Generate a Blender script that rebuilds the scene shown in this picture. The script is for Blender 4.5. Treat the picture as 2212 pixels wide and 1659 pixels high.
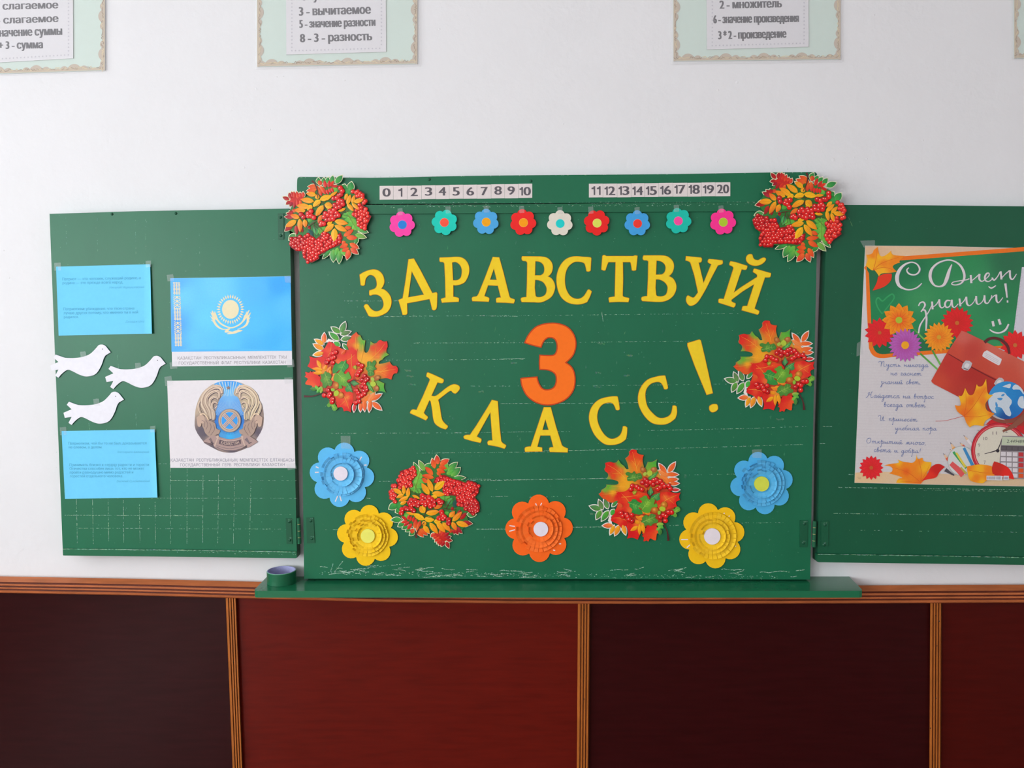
import bpy, math, random
from mathutils import Vector, Matrix
from mathutils.geometry import tessellate_polygon, delaunay_2d_cdt

random.seed(7)
SC = bpy.context.scene
COL = SC.collection
for o in list(bpy.data.objects):
    bpy.data.objects.remove(o)

# ------------------------------------------------------------------ camera, world, lights, exposure
FPX = 1720.0
CAMD, CAMZ = 2.3, 1.6
PITCH = math.radians(4.3)
cam_data = bpy.data.cameras.new('camera')
cam_data.sensor_fit = 'HORIZONTAL'
cam_data.sensor_width = 36.0
cam_data.lens = FPX / 2212.0 * 36.0
cam_data.clip_start = 0.05
cam = bpy.data.objects.new('camera', cam_data)
COL.objects.link(cam)
cam.location = (0, -CAMD, CAMZ)
cam.rotation_euler = (math.radians(90) - PITCH, 0, 0)
SC.camera = cam

SC.view_settings.view_transform = 'Standard'
SC.view_settings.look = 'None'
SC.view_settings.gamma = 1.0
SC.view_settings.use_curve_mapping = False
SC.view_settings.exposure = 0.0
try:
    SC.cycles.use_denoising = True
    SC.cycles.max_bounces = 6
    SC.cycles.diffuse_bounces = 3
    SC.cycles.transparent_max_bounces = 12
    SC.cycles.sample_clamp_indirect = 4.0
except Exception:
    pass

world = bpy.data.worlds.new('World')
SC.world = world
world.use_nodes = True
bg = world.node_tree.nodes['Background']
bg.inputs[0].default_value = (0.72, 0.84, 1.0, 1)
bg.inputs[1].default_value = 1.1

# daylight coming through the three windows of the left wall
WINDOWS = [(-1.95, 1.5), (-4.2, 1.5), (-6.45, 1.5)]      # centre y, width
WIN_Z0, WIN_Z1 = 0.95, 2.75
WALL_L, WALL_R, WALL_B, CEIL = -3.3, 4.2, -7.6, 3.2
WIN_POWER = [80, 160, 165]
for (wy, ww), pw in zip(WINDOWS, WIN_POWER):
    ld = bpy.data.lights.new('window_daylight', 'AREA')
    ld.shape = 'RECTANGLE'
    ld.size = ww
    ld.size_y = WIN_Z1 - WIN_Z0
    ld.energy = pw
    ld.color = (0.945, 0.985, 1.0)
    lo = bpy.data.objects.new('window_daylight', ld)
    COL.objects.link(lo)
    lo.location = (WALL_L - 0.12, wy, (WIN_Z0 + WIN_Z1) / 2)
    lo.rotation_euler = (math.radians(90), 0, math.radians(-90))

# ------------------------------------------------------------------ helpers
def lin(c):
    out = []
    for v in c[:3]:
        v = v / 255.0
        out.append(v / 12.92 if v <= 0.04045 else ((v + 0.055) / 1.055) ** 2.4)
    return tuple(out) + (1.0,)

CP, SP = math.cos(PITCH), math.sin(PITCH)
def P(u, v, h=0.0):
    """point of the plane h metres in front of the board wall that photo pixel (u, v) shows"""
    dx, dy, dz = (u - 1106.0) / FPX, 1.0, -(v - 829.5) / FPX
    y = dy * CP + dz * SP
    z = -dy * SP + dz * CP
    t = (CAMD - h) / y
    return Vector((dx * t, -h, CAMZ + z * t))

def tag(o, label=None, cat=None, group=None, kind=None):
    if label: o['label'] = label
    if cat: o['category'] = cat
    if group: o['group'] = group
    if kind: o['kind'] = kind
    return o

def empty(name, loc, label=None, cat=None, group=None):
    o = bpy.data.objects.new(name, None)
    o.empty_display_size = 0.05
    COL.objects.link(o)
    o.location = loc
    return tag(o, label, cat, group)

def cr(p0, p1, p2, p3, t, c1, c2):
    m1 = (0, 0) if False else ((p2[0] - p0[0]) * .5, (p2[1] - p0[1]) * .5)
    m2 = ((p3[0] - p1[0]) * .5, (p3[1] - p1[1]) * .5)
    d = (p2[0] - p1[0], p2[1] - p1[1])
    if c1: m1 = (1.5 * d[0] - .5 * m2[0], 1.5 * d[1] - .5 * m2[1]) if not c2 else d
    if c2: m2 = (1.5 * d[0] - .5 * m1[0], 1.5 * d[1] - .5 * m1[1]) if not c1 else d
    L = math.hypot(*d) + 1e-9
    for m in (0, 1):
        q = (m1, m2)[m]
        l = math.hypot(*q)
        if l > 1.3 * L:
            q = (q[0] * 1.3 * L / l, q[1] * 1.3 * L / l)
            if m == 0: m1 = q
            else: m2 = q
    t2, t3 = t * t, t * t * t
    a, b, c_, e = 2*t3-3*t2+1, t3-2*t2+t, -2*t3+3*t2, t3-t2
    return (a*p1[0]+b*m1[0]+c_*p2[0]+e*m2[0], a*p1[1]+b*m1[1]+c_*p2[1]+e*m2[1])

def parse(s):
    pts = []
    for tok in s.split():
        c = tok.endswith('c')
        x, y = tok.rstrip('c').split(',')
        pts.append((float(x), float(y), c))
    return pts

def loop(s, f=(0, 0, 1), k=4):
    """closed outline; tokens 'x,y' are smooth, 'x,yc' are corners; f = (ox, oy, scale) of the zoomed crop"""
    pts = parse(s) if isinstance(s, str) else [(p[0], p[1], len(p) > 2 and p[2]) for p in s]
    n = len(pts)
    out = []
    for i in range(n):
        p0, p1, p2, p3 = pts[i - 1], pts[i], pts[(i + 1) % n], pts[(i + 2) % n]
        kk = 1 if (p1[2] and p2[2]) else k
        for j in range(kk):
            out.append(cr(p0, p1, p2, p3, j / kk, p1[2], p2[2]))
    return [(f[0] + x / f[2], f[1] + y / f[2]) for x, y in out]

def circle(cx, cy, r, n=24, ry=None, rot=0.0):
    ry = r if ry is None else ry
    c, s = math.cos(rot), math.sin(rot)
    out = []
    for i in range(n):
        a = 2 * math.pi * i / n
        x, y = r * math.cos(a), ry * math.sin(a)
        out.append((cx + x * c - y * s, cy + x * s + y * c))
    return out

def area2(l):
    return sum(l[i-1][0]*l[i][1] - l[i][0]*l[i-1][1] for i in range(len(l)))

def offset(l, d):
    """grow (d>0) or shrink a loop given in pixels"""
    n = len(l)
    sgn = 1 if area2(l) > 0 else -1
    out = []
    for i in range(n):
        a, b, c = l[i-1], l[i], l[(i+1) % n]
        e1 = (b[0]-a[0], b[1]-a[1]); e2 = (c[0]-b[0], c[1]-b[1])
        l1 = math.hypot(*e1) or 1e-9; l2 = math.hypot(*e2) or 1e-9
        n1 = (e1[1]/l1, -e1[0]/l1); n2 = (e2[1]/l2, -e2[0]/l2)
        m = (n1[0]+n2[0], n1[1]+n2[1])
        ml = math.hypot(*m)
        if ml < 0.3: m = n1; k = 1
        else:
            m = (m[0]/ml, m[1]/ml)
            k = min(1.0/max(0.35, m[0]*n1[0]+m[1]*n1[1]), 2.2)
        out.append((b[0]+m[0]*d*k*sgn, b[1]+m[1]*d*k*sgn))
    return out

def inside(pt, l):
    x, y = pt
    r = False
    j = len(l) - 1
    for i in range(len(l)):
        if (l[i][1] > y) != (l[j][1] > y) and x < (l[j][0]-l[i][0])*(y-l[i][1])/(l[j][1]-l[i][1])+l[i][0]:
            r = not r
        j = i
    return r

def mixc(a, b, t):
    return tuple(a[i]*(1-t)+b[i]*t for i in range(3))

class M:
    """collects coloured geometry in world space and builds ONE mesh object"""
    def __init__(self):
        self.v, self.f, self.c = [], [], []
        self.n = 0
    def lay(self):
        """tiny extra height so that prints in one mesh never lie in exactly one plane"""
        self.n += 1
        return (self.n % 45)*4e-6
    def quad(self, pts, col):
        b = len(self.v)
        self.v += [Vector(p) for p in pts]
        cc = lin(col)
        self.c += [cc] * len(pts)
        self.f.append(tuple(range(b, b + len(pts))))
    def plate(self, loops, h0, h1, col, side=None, seeds=None, grid=4.0, hfun=None):
        """flat cut-out whose front lies h1 in front of the wall; seeds = [(u, v, rgb)] for a printed gradient"""
        b = len(self.v)
        h1 = h1 + self.lay()
        if seeds:
            allp, edges = [], []
            for l in loops:
                s = len(allp)
                allp += [Vector(p) for p in l]
                edges += [(s+i, s+(i+1) % len(l)) for i in range(len(l))]
            xs = [p[0] for p in loops[0]]; ys = [p[1] for p in loops[0]]
            y = min(ys) + grid/2; row = 0
            while y < max(ys):
                x = min(xs) + grid/2 + (row % 2) * grid/2
                while x < max(xs):
                    if inside((x, y), loops[0]) and not any(inside((x, y), q) for q in loops[1:]):
                        allp.append(Vector((x, y)))
                    x += grid
                y += grid; row += 1
            vo, _, fo, _, _, _ = delaunay_2d_cdt(allp, edges, [], 0, 1e-5)
            def ok(f):
                cx = sum(vo[i][0] for i in f)/3; cy = sum(vo[i][1] for i in f)/3
                return inside((cx, cy), loops[0]) and not any(inside((cx, cy), q) for q in loops[1:])
            fo = [f for f in fo if ok(f)]
            for p in vo:
                self.v.append(P(p[0], p[1], h1 if hfun is None else h1 + hfun(p[0], p[1])))
                w = [(1.0/((p[0]-s[0])**2+(p[1]-s[1])**2+2.0)**1.5, s[2]) for s in seeds]
                tw = sum(x[0] for x in w)
                self.c.append(lin([sum(x[0]*x[1][i] for x in w)/tw for i in range(3)]))
            for f in fo:
                ax = [vo[i] for i in f]
                ar = (ax[1][0]-ax[0][0])*(ax[2][1]-ax[0][1])-(ax[2][0]-ax[0][0])*(ax[1][1]-ax[0][1])
                f = list(f) if ar < 0 else list(reversed(f))
                self.f.append(tuple(b+i for i in f))
        else:
            cc = lin(col)
            flat = [p for l in loops for p in l]
            tris = tessellate_polygon([[Vector((p[0], p[1], 0)) for p in l] for l in loops])
            for p in flat:
                self.v.append(P(p[0], p[1], h1)); self.c.append(cc)
            for t in tris:
                ax = [flat[i] for i in t]
                ar = (ax[1][0]-ax[0][0])*(ax[2][1]-ax[0][1])-(ax[2][0]-ax[0][0])*(ax[1][1]-ax[0][1])
                t = t if ar < 0 else (t[0], t[2], t[1])
                self.f.append(tuple(b+i for i in t))
        if h0 is not None and h0 < h1:
            sc = lin(side or (col if col else seeds[0][2]))
            for li, l in enumerate(loops):
                flip = (area2(l) > 0) != (li == 0)
                s = len(self.v)
                for p in l:
                    q = P(p[0], p[1], h1)
                    self.v.append(q); self.v.append(Vector((q.x, -h0, q.z))); self.c += [sc, sc]
                n = len(l)
                for i in range(n):
                    j = (i+1) % n
                    f = (s+2*i, s+2*j, s+2*j+1, s+2*i+1)
                    self.f.append(f if flip else f[::-1])
        return self
    def stroke(self, pts, h, col, f=(0, 0, 1), k=4, col2=None, smooth=True, wscale=1.0):
        """ribbon of varying width; pts = [(x, y, w)] in crop pixels"""
        h = h + self.lay()
        q = [(f[0]+p[0]/f[2], f[1]+p[1]/f[2], p[2]/f[2]*wscale) for p in pts]
        r = []
        n = len(q)
        if smooth and n > 2:
            for i in range(n-1):
                p0, p1, p2, p3 = q[max(i-1, 0)], q[i], q[i+1], q[min(i+2, n-1)]
                for j in range(k):
                    t = j/k
                    x, y = cr(p0, p1, p2, p3, t, False, False)
                    r.append((x, y, p1[2]*(1-t)+p2[2]*t))
            r.append(q[-1])
        else:
            r = q
        b = len(self.v)
        n = len(r)
        for i, (x, y, w) in enumerate(r):
            a, c = r[max(i-1, 0)], r[min(i+1, n-1)]
            dx, dy = c[0]-a[0], c[1]-a[1]
            L = math.hypot(dx, dy) or 1e-9
            nx, ny = -dy/L*w/2, dx/L*w/2
            cc = lin(col if col2 is None else mixc(col, col2, i/max(1, n-1)))
            hi = h+i*1.5e-6
            self.v.append(P(x+nx, y+ny, hi)); self.v.append(P(x-nx, y-ny, hi)); self.c += [cc, cc]
        for i in range(n-1):
            self.f.append((b+2*i, b+2*i+2, b+2*i+3, b+2*i+1))
        return self
    def build(self, name, mat, parent=None, origin=None, smooth=False):
        if origin is None:
            if parent is not None:
                origin = WORLD[parent.name]
            else:
                origin = sum(self.v, Vector()) / len(self.v)
        me = bpy.data.meshes.new(name)
        me.from_pydata([tuple(p - origin) for p in self.v], [], self.f)
        at = me.color_attributes.new('Col', 'FLOAT_COLOR', 'POINT')
        at.data.foreach_set('color', [x for c in self.c for x in c])
        me.materials.append(mat)
        if smooth:
            me.polygons.foreach_set('use_smooth', [True]*len(me.polygons))
        o = bpy.data.objects.new(name, me)
        COL.objects.link(o)
        if parent is not None:
            o.parent = parent
        else:
            o.location = origin
        WORLD[o.name] = origin.copy()
        return o

WORLD = {}
def thing(name, u, v, h, label, cat, group=None):
    p = P(u, v, h)
    o = empty(name, p, label, cat, group)
    WORLD[o.name] = p
    return o

def copy_tree(o, parent=None):
    c = o.copy()
    COL.objects.link(c)
    c.parent = parent
    for ch in o.children:
        copy_tree(ch, c)
    return c

# lettering ---------------------------------------------------------
_txt = {}
def glyphs(s):
    """outlines of a string, each contour filled on its own (overlapping strokes stay solid), optionally grown"""
    key = s
    if key not in _txt:
        c = bpy.data.curves.new('lettering_source', 'FONT')
        c.body = s; c.resolution_u = 5 if len(s) < 3 else 2; c.fill_mode = 'NONE'
        o = bpy.data.objects.new('lettering_source', c)
        me = bpy.data.meshes.new_from_object(o)
        co = [(v.co.x, v.co.y) for v in me.vertices]
        nb = {}
        for e in me.edges:
            i, j = e.vertices
            nb.setdefault(i, []).append(j); nb.setdefault(j, []).append(i)
        bpy.data.objects.remove(o); bpy.data.curves.remove(c); bpy.data.meshes.remove(me)
        seen, loops = set(), []
        for st in sorted(nb):
            if st in seen: continue
            l, cur, prev = [], st, None
            while cur not in seen:
                seen.add(cur); l.append(cur)
                nx = [q for q in nb[cur] if q not in seen]
                if not nx: break
                if prev is None: nx = sorted(nx, key=lambda q: abs(q-cur))
                prev, cur = cur, nx[0]
            if len(l) > 2: loops.append([co[i] for i in l])
        # letters stand apart: contours whose widths overlap belong to one letter
        spans = sorted(((min(p[0] for p in l), max(p[0] for p in l), l) for l in loops), key=lambda q: (q[0], q[1]))
        groups, end = [], -1e9
        for x0, x1, l in spans:
            if x0 > end-1e-4: groups.append([])
            groups[-1].append(l); end = max(end, x1)
        vs, fs = [], []
        for g in groups:
            pts, eds = [], []
            for l in g:
                st = len(pts)
                pts += [Vector(p) for p in l]
                eds += [(st+k, st+(k+1) % len(l)) for k in range(len(l))]
            vo, _, fo, _, _, _ = delaunay_2d_cdt(pts, eds, [], 0, 1e-5)
            base = len(vs)
            vs += [(p[0], p[1]) for p in vo]
            for t in fo:
                cx = sum(vo[k][0] for k in t)/3; cy = sum(vo[k][1] for k in t)/3
                w = 0                                    # winding number of the letter's contours
                for l in g:
                    for k in range(len(l)):
                        (ax, ay), (bx, by) = l[k-1], l[k]
                        if (ay <= cy) != (by <= cy):
                            if ax+(cy-ay)/(by-ay)*(bx-ax) > cx: w += 1 if by > ay else -1
                if w:
                    q = [vo[k] for k in t]
                    ar = (q[1][0]-q[0][0])*(q[2][1]-q[0][1])-(q[2][0]-q[0][0])*(q[1][1]-q[0][1])
                    fs.append(tuple(base+k for k in (t if ar > 0 else (t[0], t[2], t[1]))))
        _txt[key] = (vs, fs)
    return _txt[key]

def text(m, s, x0, y0, x1, y1, cap, h, col, f=(0, 0, 1), bold=0.0, shear=0.0, fit=False):
    """printed line; heavier weights are struck several times side by side"""
    if bold > 0:
        n = 5
        w = bold*cap/.728
        for i in range(n):
            d = (i/(n-1)-.5)*w
            text1(m, s, x0+w/2+d, y0, x1-w/2+d, y1, cap, h+i*.00002, col, f, shear, fit)
    else:
        text1(m, s, x0, y0, x1, y1, cap, h, col, f, shear, fit)

def text1(m, s, x0, y0, x1, y1, cap, h, col, f=(0, 0, 1), shear=0.0, fit=False):
    """a line of print from baseline start (x0,y0) to end (x1,y1) with capital height cap (crop pixels)"""
    vs, fs = glyphs(s)
    if not vs: return
    mx0 = min(v[0] for v in vs); mx1 = max(v[0] for v in vs)
    a = (f[0]+x0/f[2], f[1]+y0/f[2]); b = (f[0]+x1/f[2], f[1]+y1/f[2])
    dx, dy = b[0]-a[0], b[1]-a[1]
    L = math.hypot(dx, dy)
    ex = (dx/L, dy/L); ey = (dy/L, -dx/L)
    ch = cap/f[2]/0.728
    if fit:
        my0 = min(v[1] for v in vs); my1 = max(v[1] for v in vs)
        ch = cap/f[2]/(my1-my0)
    else:
        my0 = 0
    base = len(m.v)
    cc = lin(col)
    for k, fc in enumerate(fs):
        base = len(m.v)
        for i in fc:
            x, y = vs[i]
            ty = (y-my0)*ch
            tx = (x-mx0)/(mx1-mx0)*L+shear*ty
            m.v.append(P(a[0]+ex[0]*tx+ey[0]*ty, a[1]+ex[1]*tx+ey[1]*ty, h+(k % 37)*2.5e-6)); m.c.append(cc)
        m.f.append(tuple(range(base, base+len(fc))))

CUR = {
 'и': (1.2, [[(0,.3),(.2,1),(.2,.2),(.35,0),(.5,.1),(.75,1),(.75,.2),(.9,0),(1.2,.3)]]),
 'й': (1.2, [[(0,.3),(.2,1),(.2,.2),(.35,0),(.5,.1),(.75,1),(.75,.2),(.9,0),(1.2,.3)],[(.35,1.5),(.55,1.38),(.8,1.55)]]),
 'н': (1.2, [[(0,.9),(.1,1),(.15,0)],[(.15,.5),(.7,.55)],[(.7,1),(.7,.2),(.85,0),(1.2,.3)]]),
 'п': (1.1, [[(0,.8),(.1,1),(.15,0)],[(.15,.6),(.35,1),(.55,1),(.65,.7),(.65,.2),(.8,0),(1.1,.3)]]),
 'т': (1.5, [[(0,.8),(.1,1),(.15,0)],[(.15,.6),(.35,1),(.5,.9),(.55,0)],[(.55,.6),(.8,1),(.95,.9),(1.0,.2),(1.15,0),(1.5,.3)]]),
 'о': (1.0, [[(.5,1),(.15,.8),(.1,.3),(.35,0),(.65,.2),(.7,.7),(.5,1),(.7,.85),(1.0,.8)]]),
 'а': (1.1, [[(.65,.9),(.4,1),(.1,.6),(.15,.1),(.4,0),(.65,.5),(.7,1),(.7,.2),(.85,0),(1.1,.3)]]),
 'с': (.85, [[(.65,.85),(.45,1),(.15,.7),(.1,.3),(.3,0),(.55,.05),(.85,.35)]]),
 'е': (.85, [[(.1,.4),(.5,.6),(.6,.85),(.4,1),(.15,.7),(.1,.25),(.35,0),(.85,.3)]]),
 'ё': (.85, [[(.1,.4),(.5,.6),(.6,.85),(.4,1),(.15,.7),(.1,.25),(.35,0),(.85,.3)],[(.3,1.45),(.38,1.45)],[(.6,1.45),(.68,1.45)]]),
 'к': (.9, [[(.1,1),(.15,0)],[(.6,1),(.35,.6),(.2,.5),(.45,.4),(.6,0),(.9,.3)]]),
 'г': (.85, [[(.05,.8),(.25,1),(.5,.9),(.35,.5),(.15,.2),(.3,0),(.5,0),(.85,.3)]]),
 'д': (1.1, [[(.65,.9),(.4,1),(.1,.6),(.15,.1),(.4,0),(.65,.5),(.7,1),(.7,-.8),(.5,-1.5),(.25,-1.5),(.3,-1.0),(.7,-.2),(1.1,.3)]]),
 'у': (1.1, [[(0,.8),(.1,1),(.15,.4),(.3,.2),(.5,.3),(.7,1),(.7,-.8),(.55,-1.5),(.35,-1.5),(.35,-1.1),(.7,-.2),(1.1,.3)]]),
 'ь': (.9, [[(.1,1),(.15,.2),(.3,0),(.6,.15),(.6,.5),(.2,.55)],[(.6,.15),(.9,.4)]]),
 'з': (.9, [[(.1,.85),(.35,1),(.55,.8),(.25,.5),(.55,.2),(.55,-.6),(.4,-1.3),(.2,-1.3),(.25,-.9),(.55,-.1),(.9,.3)]]),
 'в': (.95, [[(.1,.3),(.45,1.6),(.35,1.9),(.15,1.6),(.15,.2),(.35,0),(.6,.2),(.6,.7),(.3,.8),(.95,.7)]]),
 'я': (1.1, [[(0,.05),(.2,.1),(.4,.5),(.2,.6),(.15,.85),(.4,1),(.7,1),(.7,.2),(.85,0),(1.1,.3)]]),
 'р': (1.1, [[(.05,.5),(.3,1.5),(.3,-1.4),(.15,-1.5),(.15,-1.2)],[(.3,.5),(.5,1),(.75,.8),(.7,.2),(.5,0),(.35,.1)],[(.6,.02),(1.1,.3)]]),
 'ч': (1.1, [[(0,.8),(.1,1),(.15,.5),(.35,.4),(.6,.6),(.65,1),(.65,.2),(.8,0),(1.1,.3)]]),
 'б': (1.0, [[(.7,1.9),(.35,1.7),(.1,.9),(.1,.3),(.35,0),(.65,.2),(.65,.7),(.4,.95),(.15,.7)],[(.6,.1),(1,.3)]]),
 'ы': (1.3, [[(.1,1),(.15,.2),(.3,0),(.55,.15),(.5,.5),(.2,.5)],[(.55,.15),(.9,.5),(.9,1),(.9,.2),(1.05,0),(1.3,.3)]]),
 'м': (1.4, [[(0,.1),(.15,.05),(.4,1),(.45,0),(.85,1),(.9,.2),(1.05,0),(1.4,.3)]]),
 'П': (2.0, [[(-.4,1.6),(-.3,2.1),(.1,2.2),(.4,2.0),(.45,0)],[(.45,1),(.8,2.1),(1.2,2.1),(1.3,.3),(1.5,0),(1.9,.3)]]),
 'Н': (2.0, [[(-.3,.1),(0,0),(.3,.8),(.6,2.1),(.1,1.6)],[(.3,1.1),(1.2,1.1)],[(1.5,2.3),(1.2,2.3),(1.1,1.5),(1.15,.2),(1.4,0),(1.9,.3)]]),
 'И': (2.0, [[(-.3,1.7),(-.1,2.2),(.3,2.2),(.45,1.6),(.45,.3),(.6,0),(.9,.3),(1.2,2),(1.2,.3),(1.4,0),(1.8,.3)]]),
 'О': (1.7, [[(.9,2.1),(.3,1.8),(.1,.8),(.5,0),(1.1,.3),(1.3,1.3),(.9,2.1),(.6,1.8)]]),
 ',': (.6, [[(.2,.1),(.1,-.35)]]), '!': (.8, [[(.4,2),(.25,.6)],[(.15,.12),(.2,0)]]), ' ': (.9, []),
}
def cursive(m, s, x0, y0, x1, y1, xh, h, col, f, w):
    tot = sum(CUR[c][0] for c in s)
    a = (x0, y0); dx, dy = x1-x0, y1-y0
    L = math.hypot(dx, dy); ex = (dx/L, dy/L); ey = (dy/L, -dx/L)
    sx = L/tot; adv = 0
    for c in s:
        g = CUR[c]
        for st in g[1]:
            pts = []
            for i, (x, y) in enumerate(st):
                ty = y*xh
                tx = (adv+x)*sx + .12*ty
                pts.append((a[0]+ex[0]*tx+ey[0]*ty, a[1]+ex[1]*tx+ey[1]*ty, w))
            m.stroke(pts, h, col, f, k=3)
        adv += g[0]

# ------------------------------------------------------------------ materials
def mat(name, col=None, rough=0.6, spec=0.5, noise=0.0, nscale=40.0, bump=0.0, bscale=60.0, alpha=None,
        attr=False, stretch=None, metal=0.0, coat=0.0, bdist=0.002, trans=0.0, noise2=None):
    m = bpy.data.materials.new(name)
    m.use_nodes = True
    nt = m.node_tree
    b = nt.nodes['Principled BSDF']
    b.inputs['Roughness'].default_value = rough
    b.inputs['Specular IOR Level'].default_value = spec
    b.inputs['Metallic'].default_value = metal
    b.inputs['Coat Weight'].default_value = coat
    tc = nt.nodes.new('ShaderNodeNewGeometry')
    src = tc.outputs['Position']
    if stretch:
        mp = nt.nodes.new('ShaderNodeMapping')
        mp.inputs['Scale'].default_value = stretch
        nt.links.new(src, mp.inputs['Vector']); src = mp.outputs[0]
    if attr:
        a = nt.nodes.new('ShaderNodeAttribute'); a.attribute_name = 'Col'
        cs = a.outputs['Color']
    else:
        r = nt.nodes.new('ShaderNodeRGB'); r.outputs[0].default_value = lin(col)
        cs = r.outputs[0]
    if noise:
        n = nt.nodes.new('ShaderNodeTexNoise'); n.inputs['Scale'].default_value = nscale
        n.inputs['Detail'].default_value = 5
        nt.links.new(src, n.inputs['Vector'])
        mr = nt.nodes.new('ShaderNodeMapRange')
        mr.inputs[1].default_value = .25; mr.inputs[2].default_value = .75
        mr.inputs[3].default_value = 1-noise; mr.inputs[4].default_value = 1+noise
        nt.links.new(n.outputs['Fac'], mr.inputs[0])
        mx = nt.nodes.new('ShaderNodeVectorMath'); mx.operation = 'SCALE'
        nt.links.new(cs, mx.inputs[0]); nt.links.new(mr.outputs[0], mx.inputs['Scale'])
        cs = mx.outputs[0]
    nt.links.new(cs, b.inputs['Base Color'])
    if bump:
        n = nt.nodes.new('ShaderNodeTexNoise'); n.inputs['Scale'].default_value = bscale
        n.inputs['Detail'].default_value = 4
        nt.links.new(src, n.inputs['Vector'])
        bp = nt.nodes.new('ShaderNodeBump'); bp.inputs['Strength'].default_value = bump
        bp.inputs['Distance'].default_value = bdist
        nt.links.new(n.outputs['Fac'], bp.inputs['Height'])
        nt.links.new(bp.outputs[0], b.inputs['Normal'])
    if alpha is not None:
        b.inputs['Alpha'].default_value = alpha
    return m

PAPER = mat('coloured_paper', attr=True, rough=.75, spec=.3, noise=.035, nscale=90, bump=.15, bscale=25, bdist=.003)
PRINT = mat('glossy_print', attr=True, rough=.34, spec=.34, noise=.05, nscale=260, bump=.25, bscale=9, bdist=.004)
MATTE = mat('printed_sheet', attr=True, rough=.65, spec=.3, noise=.02, nscale=120)
POSTER = mat('poster_print', attr=True, rough=.5, spec=.4, noise=.03, nscale=200)
GREEN = mat('green_board_paint', attr=True, rough=.38, spec=.34, noise=.06, nscale=9, bump=.2, bscale=120,
            stretch=(1, 1, .35), bdist=.0006)
TRAYM = mat('tray_paint', attr=True, rough=.2, spec=.5, noise=.06, nscale=9, bump=.1, bscale=30, bdist=.0006)
GCOL = (23, 105, 72)
WEAR = mat('worn_paint', attr=True, rough=.8, spec=.2, noise=.1, nscale=300)
TAPE = mat('clear_tape', col=(225, 232, 232), rough=.22, spec=.5, alpha=.17)
FILM = mat('laminate_film', col=(238, 238, 240), rough=.15, spec=.5, alpha=.22)
PLASTER = mat('white_plaster', col=(232, 232, 234), rough=.7, spec=.3, noise=.012, nscale=6, bump=.35, bscale=45, bdist=.003)
WOOD = mat('varnished_panel', attr=True, rough=.24, spec=.2, noise=.16, nscale=14, stretch=(.6, 1, 5), bump=.03, bscale=30, bdist=.0008)
SLAT = mat('varnished_slat', attr=True, rough=.35, spec=.5, noise=.2, nscale=60, stretch=(1, 1, .25), bump=.2, bscale=120, bdist=.0006)
RAIL = mat('varnished_rail', attr=True, rough=.38, spec=.5, noise=.22, nscale=60, stretch=(.2, 1, 1), bump=.2, bscale=120, bdist=.0006)
FLOORM = mat('painted_floorboards', col=(120, 70, 45), rough=.35, spec=.5, noise=.15, nscale=8, stretch=(1, .2, 1))
CEILM = mat('white_ceiling', col=(236, 236, 236), rough=.8)
FRAMEM = mat('white_window_paint', col=(235, 235, 235), rough=.4)

# ------------------------------------------------------------------ room shell
def box(m, x0, x1, y0, y1, z0, z1, col):
    c = [(x0,y0,z0),(x1,y0,z0),(x1,y1,z0),(x0,y1,z0),(x0,y0,z1),(x1,y0,z1),(x1,y1,z1),(x0,y1,z1)]
    for f in ((0,1,5,4),(1,2,6,5),(2,3,7,6),(3,0,4,7),(4,5,6,7),(3,2,1,0)):
        m.quad([c[i] for i in f], col)

def structure(o):
    o['kind'] = 'structure'
    return o

W3 = (235, 235, 237)
m = M(); box(m, WALL_L-.2, WALL_R+.2, 0, .2, 0, CEIL, W3); wall = structure(m.build('wall_front', PLASTER))
m = M(); box(m, WALL_R, WALL_R+.2, WALL_B, 0, 0, CEIL, W3); structure(m.build('wall_right', PLASTER))
m = M(); box(m, WALL_L-.2, WALL_R+.2, WALL_B-.2, WALL_B, 0, CEIL, W3); structure(m.build('wall_back', PLASTER))
m = M()
ys = sorted([0.0] + [q for wy, ww in WINDOWS for q in (wy-ww/2, wy+ww/2)] + [WALL_B])
box(m, WALL_L-.2, WALL_L, WALL_B, 0, 0, WIN_Z0, W3)
box(m, WALL_L-.2, WALL_L, WALL_B, 0, WIN_Z1, CEIL, W3)
for i in range(0, len(ys)-1, 2):
    box(m, WALL_L-.2, WALL_L, ys[i], ys[i+1], WIN_Z0, WIN_Z1, W3)
structure(m.build('wall_left', PLASTER))
for i, (wy, ww) in enumerate(WINDOWS):
    m = M()
    a, b = wy-ww/2, wy+ww/2
    x0, x1 = WALL_L-.1, WALL_L-.03
    for y in (a, wy-.03, b-.06): box(m, x0, x1, y, y+.06, WIN_Z0, WIN_Z1, W3)
    for z in (WIN_Z0, 2.1, WIN_Z1-.06): box(m, x0, x1, a, b, z, z+.06, W3)
    structure(m.build('window_%d' % (i+1), FRAMEM))
m = M(); box(m, WALL_L-.2, WALL_R+.2, WALL_B-.2, .2, -.1, 0, (110, 66, 42)); structure(m.build('floor', FLOORM))
m = M(); box(m, WALL_L-.2, WALL_R+.2, WALL_B-.2, .2, CEIL, CEIL+.1, W3); structure(m.build('ceiling', CEILM))

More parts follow.
